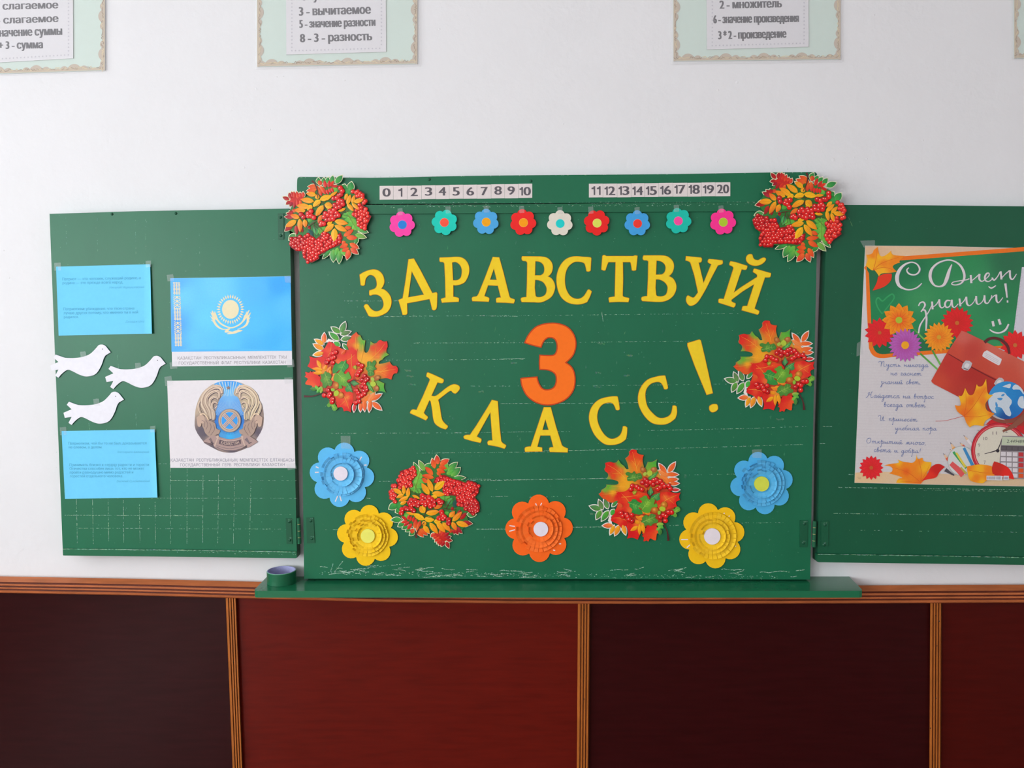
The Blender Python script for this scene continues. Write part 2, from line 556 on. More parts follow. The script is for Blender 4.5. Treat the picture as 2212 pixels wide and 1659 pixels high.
# plaster dents and blisters of the white wall, each a small shallow relief
m = M()
for (u, v, r) in ((553,192,3.4),(583,280,2.6),(527,362,3.4),(671,281,2),(745,174,2),(949,63,3),(630,362,4),(1592,178,4),(1916,152,8),(1800,345,5),
                  (1845,341,2.5),(1872,343,2.5),(1888,33,3),(1993,303,3),(1548,349,2.5),(612,165,2.4),(598,166,2),(1551,195,3),(1700,365,3),(1217,268,2),(500,238,2),(20,600,2.5),(8,541,3)):
    c = P(u, v, 0); R = r*CAMD/FPX
    n = 10
    b = len(m.v)
    m.v.append(c+Vector((0,-.0007,0))); m.c.append(lin(W3))
    for k, (q, hh) in enumerate(((.5, -.0005), (1.0, 0.0003))):
        for i in range(n):
            a = 2*math.pi*i/n
            m.v.append(c+Vector((R*q*math.cos(a)*1.1, hh, R*q*math.sin(a)))); m.c.append(lin(W3))
    for i in range(n):
        j = (i+1) % n
        m.f.append((b, b+1+i, b+1+j)); m.f.append((b+1+j, b+1+i, b+1+n+i, b+1+n+j))
o = m.build('plaster_blister', PLASTER, wall, Vector((0,0,0)), smooth=True)
o.location = Vector((0,0,0)) - WORLD[wall.name]; o['kind'] = 'stuff'

# wainscot: wooden panels and ribbed slats below the rail -----------------------------------------
WORLD[wall.name] = wall.location.copy()
XS = [P(u, 1450, .02).x for u in (504.5, 1260, 2021.5)]
pitch = (XS[2]-XS[0])/2
xs = [XS[0]-2*pitch, XS[0]-pitch] + XS + [XS[2]+pitch]
edges = [WALL_L+.01] + xs + [WALL_R-.01]
zt = P(1106, 1290, .012).z
pc = [(62,22,20),(62,22,20),(46,13,15),(98,22,14),(50,10,12),(74,14,10),(66,15,12)]
for i in range(len(edges)-1):
    m = M(); box(m, edges[i]+.001, edges[i+1]-.001, -.012, -.0005, .08, zt+.02, pc[i])
    m.build('wood_panel', WOOD, wall)

def slat(top, bot, ext=True):
    """ribbed vertical lath; top/bot = (u_left, u_right, v)"""
    m = M()
    (a0, a1, av), (b0, b1, bv) = top, bot
    k = (1850-av)/(bv-av)
    c0, c1, cv = a0+(b0-a0)*k, a1+(b1-a1)*k, 1850
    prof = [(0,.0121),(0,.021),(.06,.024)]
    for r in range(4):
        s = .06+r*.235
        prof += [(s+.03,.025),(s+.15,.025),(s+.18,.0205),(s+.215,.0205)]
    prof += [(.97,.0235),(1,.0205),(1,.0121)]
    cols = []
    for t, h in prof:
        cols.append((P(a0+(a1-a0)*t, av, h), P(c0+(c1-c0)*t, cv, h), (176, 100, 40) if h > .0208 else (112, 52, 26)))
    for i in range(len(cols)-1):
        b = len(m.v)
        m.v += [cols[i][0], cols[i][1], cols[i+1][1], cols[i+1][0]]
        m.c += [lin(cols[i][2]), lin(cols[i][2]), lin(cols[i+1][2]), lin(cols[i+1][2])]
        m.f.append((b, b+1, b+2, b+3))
    return m
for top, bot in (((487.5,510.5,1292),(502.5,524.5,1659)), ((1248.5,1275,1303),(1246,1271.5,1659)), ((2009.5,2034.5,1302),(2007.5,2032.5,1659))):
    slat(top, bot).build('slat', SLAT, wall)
for x in (xs[0], xs[1], xs[5]):
    u = 1106 + x/(CAMD-.02)*FPX
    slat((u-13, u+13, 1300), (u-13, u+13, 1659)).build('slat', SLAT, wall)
# nail heads on the slats
def dome(m, u, v, r, h, hh, col, n=10, squash=1.0):
    c = P(u, v, h); R = r*(CAMD-h)/FPX
    b = len(m.v)
    m.v.append(c+Vector((0,-hh,0))); m.c.append(lin(col))
    for q, z in ((.62, .8), (1.0, 0.0)):
        for i in range(n):
            a = 2*math.pi*i/n
            m.v.append(c+Vector((R*q*math.cos(a), -hh*z, R*q*math.sin(a)*squash))); m.c.append(lin(col))
    for i in range(n):
        j = (i+1) % n
        m.f.append((b, b+1+i, b+1+j)); m.f.append((b+1+j, b+1+i, b+1+n+i, b+1+n+j))
m = M()
for u, v in ((501,1318),(504,1430),(506.5,1490),(1262,1318),(1262,1510),(2021,1330),(2029,1342),(2024,1395),(2022,1508),(2010,1573)):
    dome(m, u, v, 1.6, .0245, .0008, (40, 20, 14))
o = m.build('nail_head', SLAT, wall); o['kind'] = 'stuff'

# rail (follows the photographed line; slightly bowed batten)
top = [(-900,1240),(0,1245),(277,1250),(554,1256.5),(830,1262),(1106,1266),(1400,1267),(1870,1264.5),(2212,1263),(3100,1262)]
bot = [(-900,1277),(0,1281),(277,1286),(554,1293.5),(830,1301),(1106,1304),(1400,1305),(1870,1303.5),(2212,1302),(3100,1301)]
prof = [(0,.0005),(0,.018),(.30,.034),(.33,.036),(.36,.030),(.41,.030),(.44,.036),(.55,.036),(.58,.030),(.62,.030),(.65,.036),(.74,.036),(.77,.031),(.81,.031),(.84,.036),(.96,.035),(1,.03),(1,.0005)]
m = M()
rows = []
for t, h in prof:
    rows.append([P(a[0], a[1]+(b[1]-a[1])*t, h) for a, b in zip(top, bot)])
for i in range(len(rows)-1):
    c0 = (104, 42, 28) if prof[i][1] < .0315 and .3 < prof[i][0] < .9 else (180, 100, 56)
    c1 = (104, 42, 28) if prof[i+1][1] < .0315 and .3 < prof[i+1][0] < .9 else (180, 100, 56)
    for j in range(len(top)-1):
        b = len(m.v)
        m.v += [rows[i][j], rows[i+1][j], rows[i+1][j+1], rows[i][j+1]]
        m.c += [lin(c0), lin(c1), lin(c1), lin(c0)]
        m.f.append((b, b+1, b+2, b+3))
structure(m.build('trim_1', RAIL))

# ------------------------------------------------------------------ chalkboard
HB = .045
def wear(m, pts, h, n, w=(.5, 1.3), L=(1.5, 7), col=(176, 205, 184), jit=.5, ang=None):
    """broken chips of bare paint along a pixel polyline"""
    segs = []
    tot = 0
    for a, b in zip(pts[:-1], pts[1:]):
        l = math.hypot(b[0]-a[0], b[1]-a[1]); segs.append((a, b, l)); tot += l
    for _ in range(n):
        t = random.random()*tot
        for a, b, l in segs:
            if t <= l: break
            t -= l
        k = min(1, t/l)
        x, y = a[0]+(b[0]-a[0])*k, a[1]+(b[1]-a[1])*k
        dx, dy = (b[0]-a[0])/l, (b[1]-a[1])/l
        if ang is not None:
            q = random.uniform(*ang); dx, dy = math.cos(q), math.sin(q)
        ll = random.uniform(*L)*random.random()+.6; ww = random.uniform(*w)*.5
        x += random.uniform(-jit, jit); y += random.uniform(-jit, jit)
        c = tuple(max(0, min(255, q+random.uniform(-22, 14))) for q in col)
        s = random.uniform(.2, .9)
        pt = [(x-dx*ll/2, y-dy*ll/2), (x-dx*ll*.2*s+dy*ww, y-dy*ll*.2*s-dx*ww), (x+dx*ll/2, y+dy*ll/2), (x+dx*ll*.2*s-dy*ww, y+dy*ll*.2*s+dx*ww)]
        b0 = len(m.v)
        hj = h+random.uniform(0, .00016)
        m.v += [P(p[0], p[1], hj) for p in pt]; m.c += [lin(c)]*4
        m.f.append((b0, b0+3, b0+2, b0+1))

board = thing('chalkboard', 1205, 820, HB, 'large dark green painted chalkboard, the middle one, decorated with yellow letters and flowers', 'chalkboard')
g = GCOL
m = M().plate([loop("645,461c 1766,455c 1762,650c 1756,950c 1750,1252c 657,1250c 652,900c 648,650c", k=1)], .006, HB, g)
m.build('writing_surface', GREEN, board)
m = M().plate([loop("642,441c 642,388 648,382 800,384 1007,380 1200,378 1450,376 1757,371.5 1765,377 1767,436c", k=3)], .006, HB, g)
m.build('header_board', GREEN, board)
m = M().plate([loop("646,443.5c 1000,442c 1500,437.5c 1766,436.5c 1766,456c 1500,457c 1000,461c 647,463.5c", k=1)], HB-.02, HB+.007, (26, 100, 68))
m.build('joint_batten', GREEN, board)
def screws(parent, pts, h, r=3.6, col=(20, 84, 58), name='screw', hh=.003):
    for u, v in pts:
        m = M(); dome(m, u, v, r, h, hh, col); m.build(name, GREEN, parent, smooth=True)
screws(board, [(927.6, 387.5), (1147, 391)], HB, 3.2, name='nail')

m = M()
HS = HB+.0003
for pts, n in (([(742,650),(862,650)],55), ([(727,685),(900,683),(1200,681),(1500,678),(1600,677)],190), ([(895,741),(1200,740),(1490,737)],190),
               ([(830,778),(1130,776)],75), ([(1080,776),(1135,774)],60), ([(1010,834),(1130,834),(1400,832),(1600,829)],130), ([(1280,872),(1400,869),(1460,869)],60),
               ([(1080,872),(1345,871)],110), ([(710,936),(1000,935),(1200,932),(1230,932)],140), ([(1395,930),(1600,926),(1745,921)],130), ([(900,979),(1200,976)],120),
               ([(1155,974),(1240,973),(1385,970)],150), ([(1385,970),(1545,966),(1735,960)],130), ([(820,1040),(1000,1038),(1330,1033)],180), ([(1060,1038),(1320,1033)],130),
               ([(1010,1035),(1060,1035)],30), ([(1430,1027),(1600,1024)],30), ([(1145,1074),(1240,1072)],25), ([(700,1144),(760,1144)],18),
               ([(1030,1143),(1095,1143)],60), ([(1230,1139),(1310,1138)],50), ([(1440,1135),(1500,1134)],16), ([(1600,1130),(1700,1129)],26), ([(1060,1073),(1100,1072)],15),
               ([(1300,676),(1303,696)],22), ([(930,1036),(990,1040)],10), ([(793,1076),(800,1077)],10), ([(1060,683),(1120,683)],30), ([(855,437),(1766,436)],90), ([(650,384),(1757,373)],60)):
    hh = HS+.0072 if False else HS
    wear(m, pts, hh, int(n*1.0), w=(.4, 1.15), jit=.35)
wear(m, [(913,1031),(960,1044)], HS, 40, jit=.3)
# flaked zone above the tray
for _ in range(64):
    x = random.choice([random.uniform(690, 1010), random.uniform(690, 1300), random.uniform(1300, 1720)])
    y = random.uniform(1222, 1243)+ (4 if x > 900 else 0) + (3 if x > 1100 else 0)
    pts = [(x, y)]
    a = random.uniform(-.2, .2)
    for k in range(random.randint(2, 5)):
        a = a*.5+random.uniform(-.45, .45)
        d = random.uniform(4, 13)
        pts.append((pts[-1][0]+d*math.cos(a), min(1247, max(1216, pts[-1][1]+d*math.sin(a)*.55))))
    wear(m, pts, HS, int(7*len(pts)), w=(.5, 1.5), L=(1.5, 5), jit=.5)
wear(m, [(690,1238),(1000,1241),(1300,1244),(1700,1247)], HS, 330, w=(.5, 1.6), L=(1, 6), jit=4.5, ang=(-.4, .4))
wear(m, [(720,1216),(715,1232)], HS, 14); wear(m, [(740,1213),(722,1236)], HS, 18); wear(m, [(722,1236),(800,1226),(876,1218)], HS, 46, jit=.4)
# scattered flecks and dull scuffs
for _ in range(420):
    x, y = random.uniform(660, 1745), random.uniform(470, 1215)
    wear(m, [(x, y), (x+1, y)], HS, 1, w=(.4, 1.2), L=(1, 2.2), ang=(0, 3.1), col=(150, 190, 165))
for _ in range(90):
    x, y = random.uniform(760, 1700), random.uniform(520, 1215)
    wear(m, [(x, y), (x+3, y)], HS, random.randint(1, 3), w=(.5, 1.3), L=(3, 14), ang=(-1.6, -1.1), col=(92, 140, 110), jit=1.5)
for x, y in ((1110,783),(1146,545),(1290,835),(1040,845),(1300,742),(1360,768),(1292,805),(1354,811),(880,800),(885,812),(890,830),(1180,1180),(1685,905),(1280,1110)):
    wear(m, [(x-7, y), (x+7, y+1)], HS, 12, w=(2, 4), L=(3, 9), ang=(-.5, .5), col=(86, 134, 104), jit=1.5)
o = m.build('paint_wear', WEAR, board); o['kind'] = 'stuff'
m = M()
wear(m, [(820,447),(1150,445),(1765,441)], HB+.0073, 150, w=(.5, 1.5), L=(1, 5), jit=2.2, ang=(-.4, .4))
wear(m, [(646,443.5),(1766,437)], HB+.0073, 120, w=(.4, 1.1), L=(1, 4), jit=.4)
o = m.build('batten_wear', WEAR, board); o['kind'] = 'stuff'

lw = thing('chalkboard_wing', 376, 830, HB, 'left green chalkboard wing with ruled grid, holding doves, flag and quotes', 'chalkboard')
m = M().plate([loop("107,462c 300,456c 624.5,450.5c 629,620c 633,818c 641.5,1205c 136,1199c 120,800c", k=1)], .008, HB, g)
m.build('writing_surface', GREEN, lw)
m = M().plate([loop("135.5,1186c 400,1188c 640.5,1192c 641.2,1203c 639,1206c 400,1203c 136.5,1200c", k=1)], HB-.01, HB+.008, (28, 104, 70))
m.build('bottom_ledge', GREEN, lw)
m = M()
cells = [(166,1025),(200.5,1000),(234,1000),(267,1030),(302,1090),(335.6,1085),(368,990),(404,1010),(438,1025),(471,1020),(505,1030),(540,1040)]
for i, (u, v0) in enumerate(cells):
    du = (u-376)*-.012
    wear(m, [(u-du, v0), (u+du*.5, 1175)], HS, int((1175-v0)*.62), w=(.35, .95), L=(1.5, 6), jit=.3)
for v, a, b, n in ((1037.5,368,505,90),(1037.5,505,640,25),(1076,335,445,60),(1076,445,640,60),(1113,140,440,190),(1111,440,628,45),(1141,165,310,75),(1142,310,605,70),(1002,340,368,14),(1076,140,335,10)):
    wear(m, [(a, v), (b, v+(b-a)*.003)], HS, n, w=(.35, .95), L=(1.5, 6), jit=.3)
for u, v0, v1, n in ((142,470,530,8),(210,470,700,14),(254,765,800,16),(314,470,560,10),(292,470,560,10),(430,480,600,8),(192,915,930,10),(293,890,920,12)):
    wear(m, [(u, v0), (u+2, v1)], HS, n, w=(.3, .7), L=(2, 8), jit=.3, col=(130, 185, 160))
for _ in range(150):
    x, y = random.uniform(120, 625), random.uniform(465, 1180)
    wear(m, [(x, y), (x+1, y)], HS, 1, w=(.4, 1.0), L=(1, 2.2), ang=(0, 3.1), col=(150, 200, 175))
o = m.build('paint_wear', WEAR, lw); o['kind'] = 'stuff'
m = M()
wear(m, [(136,1186),(400,1188.5),(640,1192.5)], HB+.0083, 330, w=(.6, 1.7), L=(3, 12), jit=.5, col=(150, 190, 165))
wear(m, [(380,1190),(640,1197)], HB+.0083, 40, w=(.5, 1.3), L=(1, 4), jit=3, ang=(-.5, .5))
o = m.build('ledge_wear', WEAR, lw); o['kind'] = 'stuff'
screws(lw, [(242, 462.5), (380, 461)], HB, 3.2, name='nail')

rw = thing('chalkboard_wing', 2040, 830, HB, 'right green chalkboard wing, darkest one, carrying the large school poster', 'chalkboard')
m = M().plate([loop("1787,442.5c 2000,443.5c 2330,447c 2322,1221c 2000,1217c 1766,1214c 1772,900c", k=1)], .008, HB, (19, 88, 60))
m.build('writing_surface', GREEN, rw)
m = M().plate([loop("1765.5,1197c 2000,1200c 2322,1206c 2322,1222c 2000,1217.5c 1768,1214.5c 1765,1211c", k=1)], HB-.01, HB+.008, (24, 92, 62))
m.build('bottom_ledge', GREEN, rw)
m = M()
for v0, a, b, n in ((1053,1812,2210,170),(1109,1800,2210,190),(1145,1830,2300,45),(921,1780,1797,12),(958,1772,1784,10),(1025,1833,1845,8),(1059,1990,2300,60)):
    wear(m, [(a, v0), (b, v0+(b-a)*.013)], HS, n, w=(.4, 1.2), jit=.35)
wear(m, [(1832,468),(1842,490)], HS, 14, w=(.4, 1), col=(120, 160, 120))
for _ in range(60):
    x, y = random.uniform(1790, 2210), random.uniform(460, 1190)
    wear(m, [(x, y), (x+1, y)], HS, 1, w=(.4, 1.0), L=(1, 2), ang=(0, 3.1), col=(130, 175, 150))
o = m.build('paint_wear', WEAR, rw); o['kind'] = 'stuff'
m = M()
wear(m, [(1767,1197.5),(2000,1200.5),(2300,1206)], HB+.0083, 240, w=(.6, 1.7), L=(3, 12), jit=.5, col=(150, 190, 165))
o = m.build('ledge_wear', WEAR, rw); o['kind'] = 'stuff'

def cyl_v(m, u0, v0, u1, v1, r_px, h, col, n=12):
    a, b = P(u0, v0, h), P(u1, v1, h); R = r_px*(CAMD-h)/FPX
    s = len(m.v)
    for c in (a, b):
        for i in range(n):
            t = 2*math.pi*i/n
            m.v.append(c+Vector((R*math.cos(t), R*math.sin(t), 0))); m.c.append(lin(col))
    for i in range(n):
        j = (i+1) % n
        m.f.append((s+i, s+n+i, s+n+j, s+j))
    m.f.append(tuple(s+i for i in range(n))); m.f.append(tuple(s+n+i for i in reversed(range(n))))
def hinge(label, bu0, bv0, bu1, bv1, leafs, sc):
    t = thing('hinge', (bu0+bu1)/2, (bv0+bv1)/2, HB+.003, label, 'hinge', 'painted hinges of the chalkboard')
    n = 4
    for i in range(n):
        a, b = i/n+.012, (i+1)/n-.012
        m = M(); cyl_v(m, bu0+(bu1-bu0)*a, bv0+(bv1-bv0)*a, bu0+(bu1-bu0)*b, bv0+(bv1-bv0)*b, 4.1, HB+.003, (22, 92, 62))
        m.build('knuckle', GREEN, t, smooth=False)
    m = M(); cyl_v(m, bu0, bv0+1, bu1, bv1-1, 3.1, HB+.003, (190, 180, 120)); m.build('pin', GREEN, t)
    for l in leafs:
        m = M().plate([loop(l, k=2)], HB-.002, HB+.0022, (21, 88, 60)); m.build('leaf_plate', GREEN, t)
    screws(t, sc, HB+.002, 3.7)
    m = M()
    for u, v in sc:
        wear(m, [(u-3, v-4), (u+5, v-4)], HB+.0026, 8, w=(.4, 1), L=(1, 3), jit=1.2, ang=(0, 3), col=(140, 180, 160))
    o = m.build('chipped_paint', WEAR, t); o['kind'] = 'stuff'
hinge('green painted lower left hinge joining the left wing to the chalkboard', 645, 1118, 647, 1175,
      ["617,1120c 629,1120c 631,1175c 619,1175c", "661,1119c 677,1118c 680,1173c 663,1174c"], [(625, 1127), (626, 1166.5), (671, 1125), (673.5, 1163.5)])
hinge('green painted upper left hinge half hidden behind the rowan cutout', 636, 461, 637, 517,
      ["600,461c 613,461c 613,517c 601,517c", "648,462c 664,462c 665,516c 649,516c"], [(606, 469), (606.5, 509)])
hinge('green painted lower right hinge joining the right wing to the chalkboard', 1760, 1125, 1757.5, 1182,
      ["1728,1124c 1745,1124c 1744,1182c 1728,1182c", "1774,1126c 1790,1126c 1789,1180c 1774,1180c"], [(1737.5, 1131.5), (1735.5, 1173), (1782, 1134), (1780, 1177)])
hinge('green painted upper right hinge covered by the right rowan cutout', 1772.5, 461, 1772, 517,
      ["1745,461c 1760,461c 1760,517c 1745,517c", "1788,462c 1803,462c 1803,516c 1788,516c"], [(1752, 469)])

# tray ------------------------------------------------------------
BLk, BRk = P(577, 1242, .001), P(1834, 1248.5, .001)
zt = (BLk.z+BRk.z)/2
def ray_z(u, v, z):
    """point on the level plane z that photo pixel (u, v) shows"""
    h0, h1 = 0.0, .4
    for _ in range(40):
        hm = (h0+h1)/2
        if P(u, v, hm).z < z: h0 = hm
        else: h1 = hm
    return P(u, v, (h0+h1)/2)
HT = -ray_z(1200, 1276.5, zt).y
xl, xr = P(547, 1276, HT).x, P(1866, 1280, HT).x
th = zt - P(1200, 1291, HT).z
m = M()
A = [(BLk.x, -.001), (xl, -HT+.012), (xl+.004, -HT+.003), (xl+.012, -HT), (xr-.012, -HT), (xr-.004, -HT+.003), (xr, -HT+.012), (BRk.x, -.001)]
tc = (27, 112, 76)
m.quad([(x, y, zt) for x, y in A], tc)
m.quad([(x, y, zt-th) for x, y in reversed(A)], tc)
for i in range(len(A)):
    a, b = A[i], A[(i+1) % len(A)]
    m.quad([(a[0], a[1], zt-.002), (a[0], a[1], zt-th), (b[0], b[1], zt-th), (b[0], b[1], zt-.002)], tc)
    m.quad([(a[0], a[1], zt), (a[0], a[1], zt-.002), (b[0], b[1], zt-.002), (b[0], b[1], zt)], tc)
tray = m.build('chalk_tray', TRAYM)
tag(tray, 'long green painted wooden chalk tray below the middle chalkboard', 'chalk tray')
print('TRAY', HT, zt, th, 'board bottom z', P(1200, 1250, HB).z)

# tape ring standing on the left end of the tray
c = ray_z(607.5, 1262, zt)
cx, cy = P(608, 1240, .055).x, -.054
t = empty('tape_roll', (cx, cy, zt), 'short round green painted tin with lilac inside on the left end of the tray', 'tin')
WORLD[t.name] = Vector((cx, cy, zt))
R = 31.5*(CAMD-.06)/FPX; Hh = .036; n = 40
def ring(m, r0, z0, r1, z1, c0, flip=False):
    b = len(m.v)
    for r, z in ((r0, z0), (r1, z1)):
        for i in range(n):
            a = 2*math.pi*i/n
            m.v.append(Vector((cx+r*math.cos(a), cy+r*math.sin(a), zt+z))); m.c.append(lin(c0))
    for i in range(n):
        j = (i+1) % n
        f = (b+i, b+j, b+n+j, b+n+i)
        m.f.append(f[::-1] if flip else f)
m = M(); ring(m, R, .0005, R, Hh-.0015, (24, 98, 66)); ring(m, R, Hh-.0015, R-.001, Hh, (90, 150, 120)); ring(m, R-.001, Hh, R-.0035, Hh, (150, 160, 205))
m.build('outer_wall', GREEN, t, smooth=True)
m = M(); ring(m, R-.0035, Hh, R-.004, .004, (172, 174, 216)); m.build('inner_wall', WEAR, t, smooth=True)
m = M(); ring(m, R-.004, .004, .0005, .004, (165, 160, 205)); m.build('bottom', WEAR, t)
t.name = 'round_tin'; WORLD[t.name] = Vector((cx, cy, zt))

# ------------------------------------------------------------------ yellow letters
YEL, YEDGE = (243, 208, 38), (214, 138, 22)
F1 = (770, 540, 10.37); F2 = (940, 540, 11.85); F3 = (1110, 540, 11.06); F4 = (1290, 540, 11.06); F5 = (1470, 530, 10.055)
F6 = (880, 790, 8.733); F7 = (1100, 680, 5.35); F8 = (1250, 720, 6.381)
LETTERS = [
 (F1, 'yellow paper letter З, first of the upper word, tilted left', ["70,555c 200,480 370,435 500,465 590,560 625,690 605,790 555,865c 650,905 740,1000 785,1120 770,1260 700,1380 590,1450 470,1490 340,1495 270,1470c 165,1265c 190,1225 230,1215 265,1235 320,1310 400,1365 480,1370 560,1330 605,1250 600,1160 555,1060 470,1005 380,1000 320,1020 290,1010c 285,960 290,905c 400,870 445,820 455,750 430,640 370,575 300,560 240,600 200,670 185,780 140,800 95,785c"]),
 (F1, 'yellow paper letter Д in the upper word, its base slanting upward', ["1165,210c 1285,190c 1450,480c 1700,965c 1790,945c 1812,975c 1808,1100c 1795,1300 1745,1350 1695,1330c 1660,1180 1635,1100c 1380,1150c 1135,1195c 1140,1420c 1105,1450 1035,1450c 980,1250 940,1120c 1035,1080c 1090,750c", "1240,480c 1510,1000c 1160,1060c"]),
 (F2, 'yellow paper letter Р in the upper word, between Д and А', ["120,195c 400,185c 620,180 760,240 850,370 875,520 840,680 760,820 650,880 540,905 465,900c 465,1195c 590,1225 610,1260 600,1325c 400,1335c 175,1350c 150,1260 170,1245 265,1215c 255,700c 235,350c 200,310 125,300 110,240", "435,320c 530,310 620,370 675,470 680,600 650,710 570,770 460,775c"]),
 (F2, 'yellow paper letter А in the upper word, right of Р', ["1475,180c 1640,190c 1750,580c 1900,1180c 1935,1230 2030,1265 2035,1310 2010,1365c 1800,1350c 1570,1345c 1560,1260 1590,1225 1680,1215c 1605,915c 1355,905c 1260,1180c 1370,1220 1385,1260 1370,1325c 1150,1315c 955,1310c 940,1240 975,1200 1060,1185 1110,1120c 1280,700c", "1503,480c 1575,765c 1405,760c"]),
 (F3, 'yellow paper letter В left of the first С, the left one of two В', ["200,150c 620,155c 790,185 900,290 930,420 895,550 815,632c 910,690 975,810 980,930 920,1090 800,1190 650,1250 500,1250c 190,1245c 165,1180 190,1140 300,1125c 310,900c 315,700c 320,310c 290,270 210,255 185,200", "515,270c 620,285 700,350 730,450 710,550 640,605c 505,605c", "510,715c 600,725 700,770 765,860 785,950 755,1060 660,1120 560,1125 520,1090c 500,900c"]),
 (F3, 'yellow paper letter С of the upper word, just left of Т', ["1515,150c 1680,165c 1820,175 1850,200c 1835,490c 1790,515 1735,505c 1700,350 1650,300 1540,280 1430,295 1310,390 1240,540 1220,740 1250,930 1340,1090 1460,1160 1580,1160 1680,1090 1760,960c 1800,945 1860,990c 1820,1110 1750,1245c 1620,1290 1480,1300 1300,1260 1150,1150 1060,980 1020,760 1035,560 1110,370 1230,230 1370,165"]),
 (F4, 'yellow paper letter Т in the upper word', ["125,140c 170,122 220,145c 860,145c 910,130 965,140c 930,480c 880,495 830,485c 800,310 770,290c 615,290c 620,700c 610,1085c 640,1120 755,1145c 765,1170 745,1245c 520,1240c 290,1250c 275,1160 290,1135 420,1110c 430,700c 440,290c 270,290c 235,370 200,480c 160,492 100,465c"]),
 (F4, 'yellow paper letter В between Т and У, the right one of two В', ["1110,130c 1500,128c 1680,155 1800,260 1835,390 1800,530 1715,625c 1820,690 1885,820 1885,950 1820,1090 1700,1190 1560,1235 1400,1240c 1080,1220c 1055,1170 1080,1120 1195,1100c 1215,700c 1222,280c 1190,250 1110,240 1088,190", "1420,255c 1530,275 1610,340 1635,430 1610,530 1540,585c 1405,590c", "1405,705c 1500,710 1610,770 1675,860 1680,950 1645,1060 1560,1105 1450,1105 1410,1070c 1395,900c"]),
 (F5, 'yellow paper letter У in the upper word, with curled tail', ["120,235c 445,265c 465,300 450,360 395,375c 500,815c 670,410c 600,370 600,320 625,295c 910,325c 920,370 900,410 815,435c 700,650c 560,930c 400,1200 300,1290 200,1310 130,1230 125,1140 160,1090 210,1110 270,1135 310,1115 380,1020c 300,650c 220,390c 190,355 110,325c"]),
 (F5, 'yellow paper letter Й, last of the upper word, tilted right', ["1090,345c 1200,365c 1450,445c 1445,490 1415,530 1330,520c 1160,1025c 1300,920c 1660,690c 1665,650 1640,620 1575,580c 1590,520 1615,505c 1965,605c 1955,670 1930,695 1835,695c 1610,1370c 1640,1390 1710,1425c 1700,1480 1670,1505c 1330,1410c 1345,1340 1365,1320 1450,1315c 1600,845c 1350,1000c 1110,1180c 1115,1220 1195,1260c 1190,1310 1155,1350c 830,1245c 825,1190 850,1160 940,1165c 1150,500c 1130,460 1065,430c 1065,385"]),
 (F6, 'yellow paper letter К, first of the lower word, tilted right', ["370,145c 400,130 680,255c 685,290 655,330 570,315c 455,565c 530,570 620,510 760,400 870,350 960,370 990,420 960,480 910,525c 870,515 830,475c 780,490 580,645c 610,760 650,1000 700,1080 765,1135c 755,1170 720,1200c 620,1165 530,1100 490,1010 470,850 440,680 415,655c 310,890c 340,925 385,965 375,1000 345,1030c 240,980c 50,895c 60,860 100,825 170,835c 300,560c 425,265c 400,230 360,200"]),
 (F6, 'yellow paper letter Л in the lower word, below left of the orange 3', ["1595,645c 1705,670c 1740,1150c 1770,1420c 1800,1460 1860,1500 1850,1540 1830,1565c 1700,1525c 1525,1495c 1510,1450 1535,1415 1605,1410c 1565,880c 1310,1335c 1395,1380c 1395,1420 1375,1455c 1220,1420c 1080,1380c 1060,1340 1100,1310 1180,1305c 1300,1130c 1480,840c"]),
 (F7, 'yellow paper letter А of the lower word, touching under the orange 3', ["400,1068c 480,1068c 540,1290c 610,1510c 640,1530 678,1545c 675,1590c 470,1585c 465,1540 510,1530c 475,1395c 360,1395c 325,1525c 380,1535c 382,1580c 185,1583c 185,1535 250,1520c 330,1280c", "418,1210c 455,1330c 385,1330c"]),
 (F8, 'yellow paper letter С in the lower word, the lower left one of two', ["540,880c 565,1040 545,1060 515,1055c 480,980 430,955 340,975 280,1040 255,1150 280,1270 350,1390 430,1450 510,1445 580,1390 610,1285c 640,1280 670,1300c 665,1390 650,1460c 560,1520 430,1540 330,1510 220,1400 155,1250 145,1120 190,1000 290,910 420,875 520,868"]),
 (F8, 'yellow paper letter С in the lower word, just left of the exclamation mark', ["1195,590c 1230,745 1215,770 1180,770c 1140,690 1080,670 990,700 930,780 920,880 950,1010 1030,1110 1110,1165 1200,1160 1270,1110 1295,1000c 1325,995 1350,1010c 1355,1100 1330,1175c 1240,1240 1140,1260 1010,1235 900,1130 830,990 820,860 860,740 950,640 1080,595 1180,582"]),
 (F8, 'tall yellow paper exclamation mark leaning left near the right maple cutout', ["1500,135c 1515,130c 1665,85c 1685,100c 1740,330c 1850,825c 1765,850c 1600,450c 1500,175c"]),
]
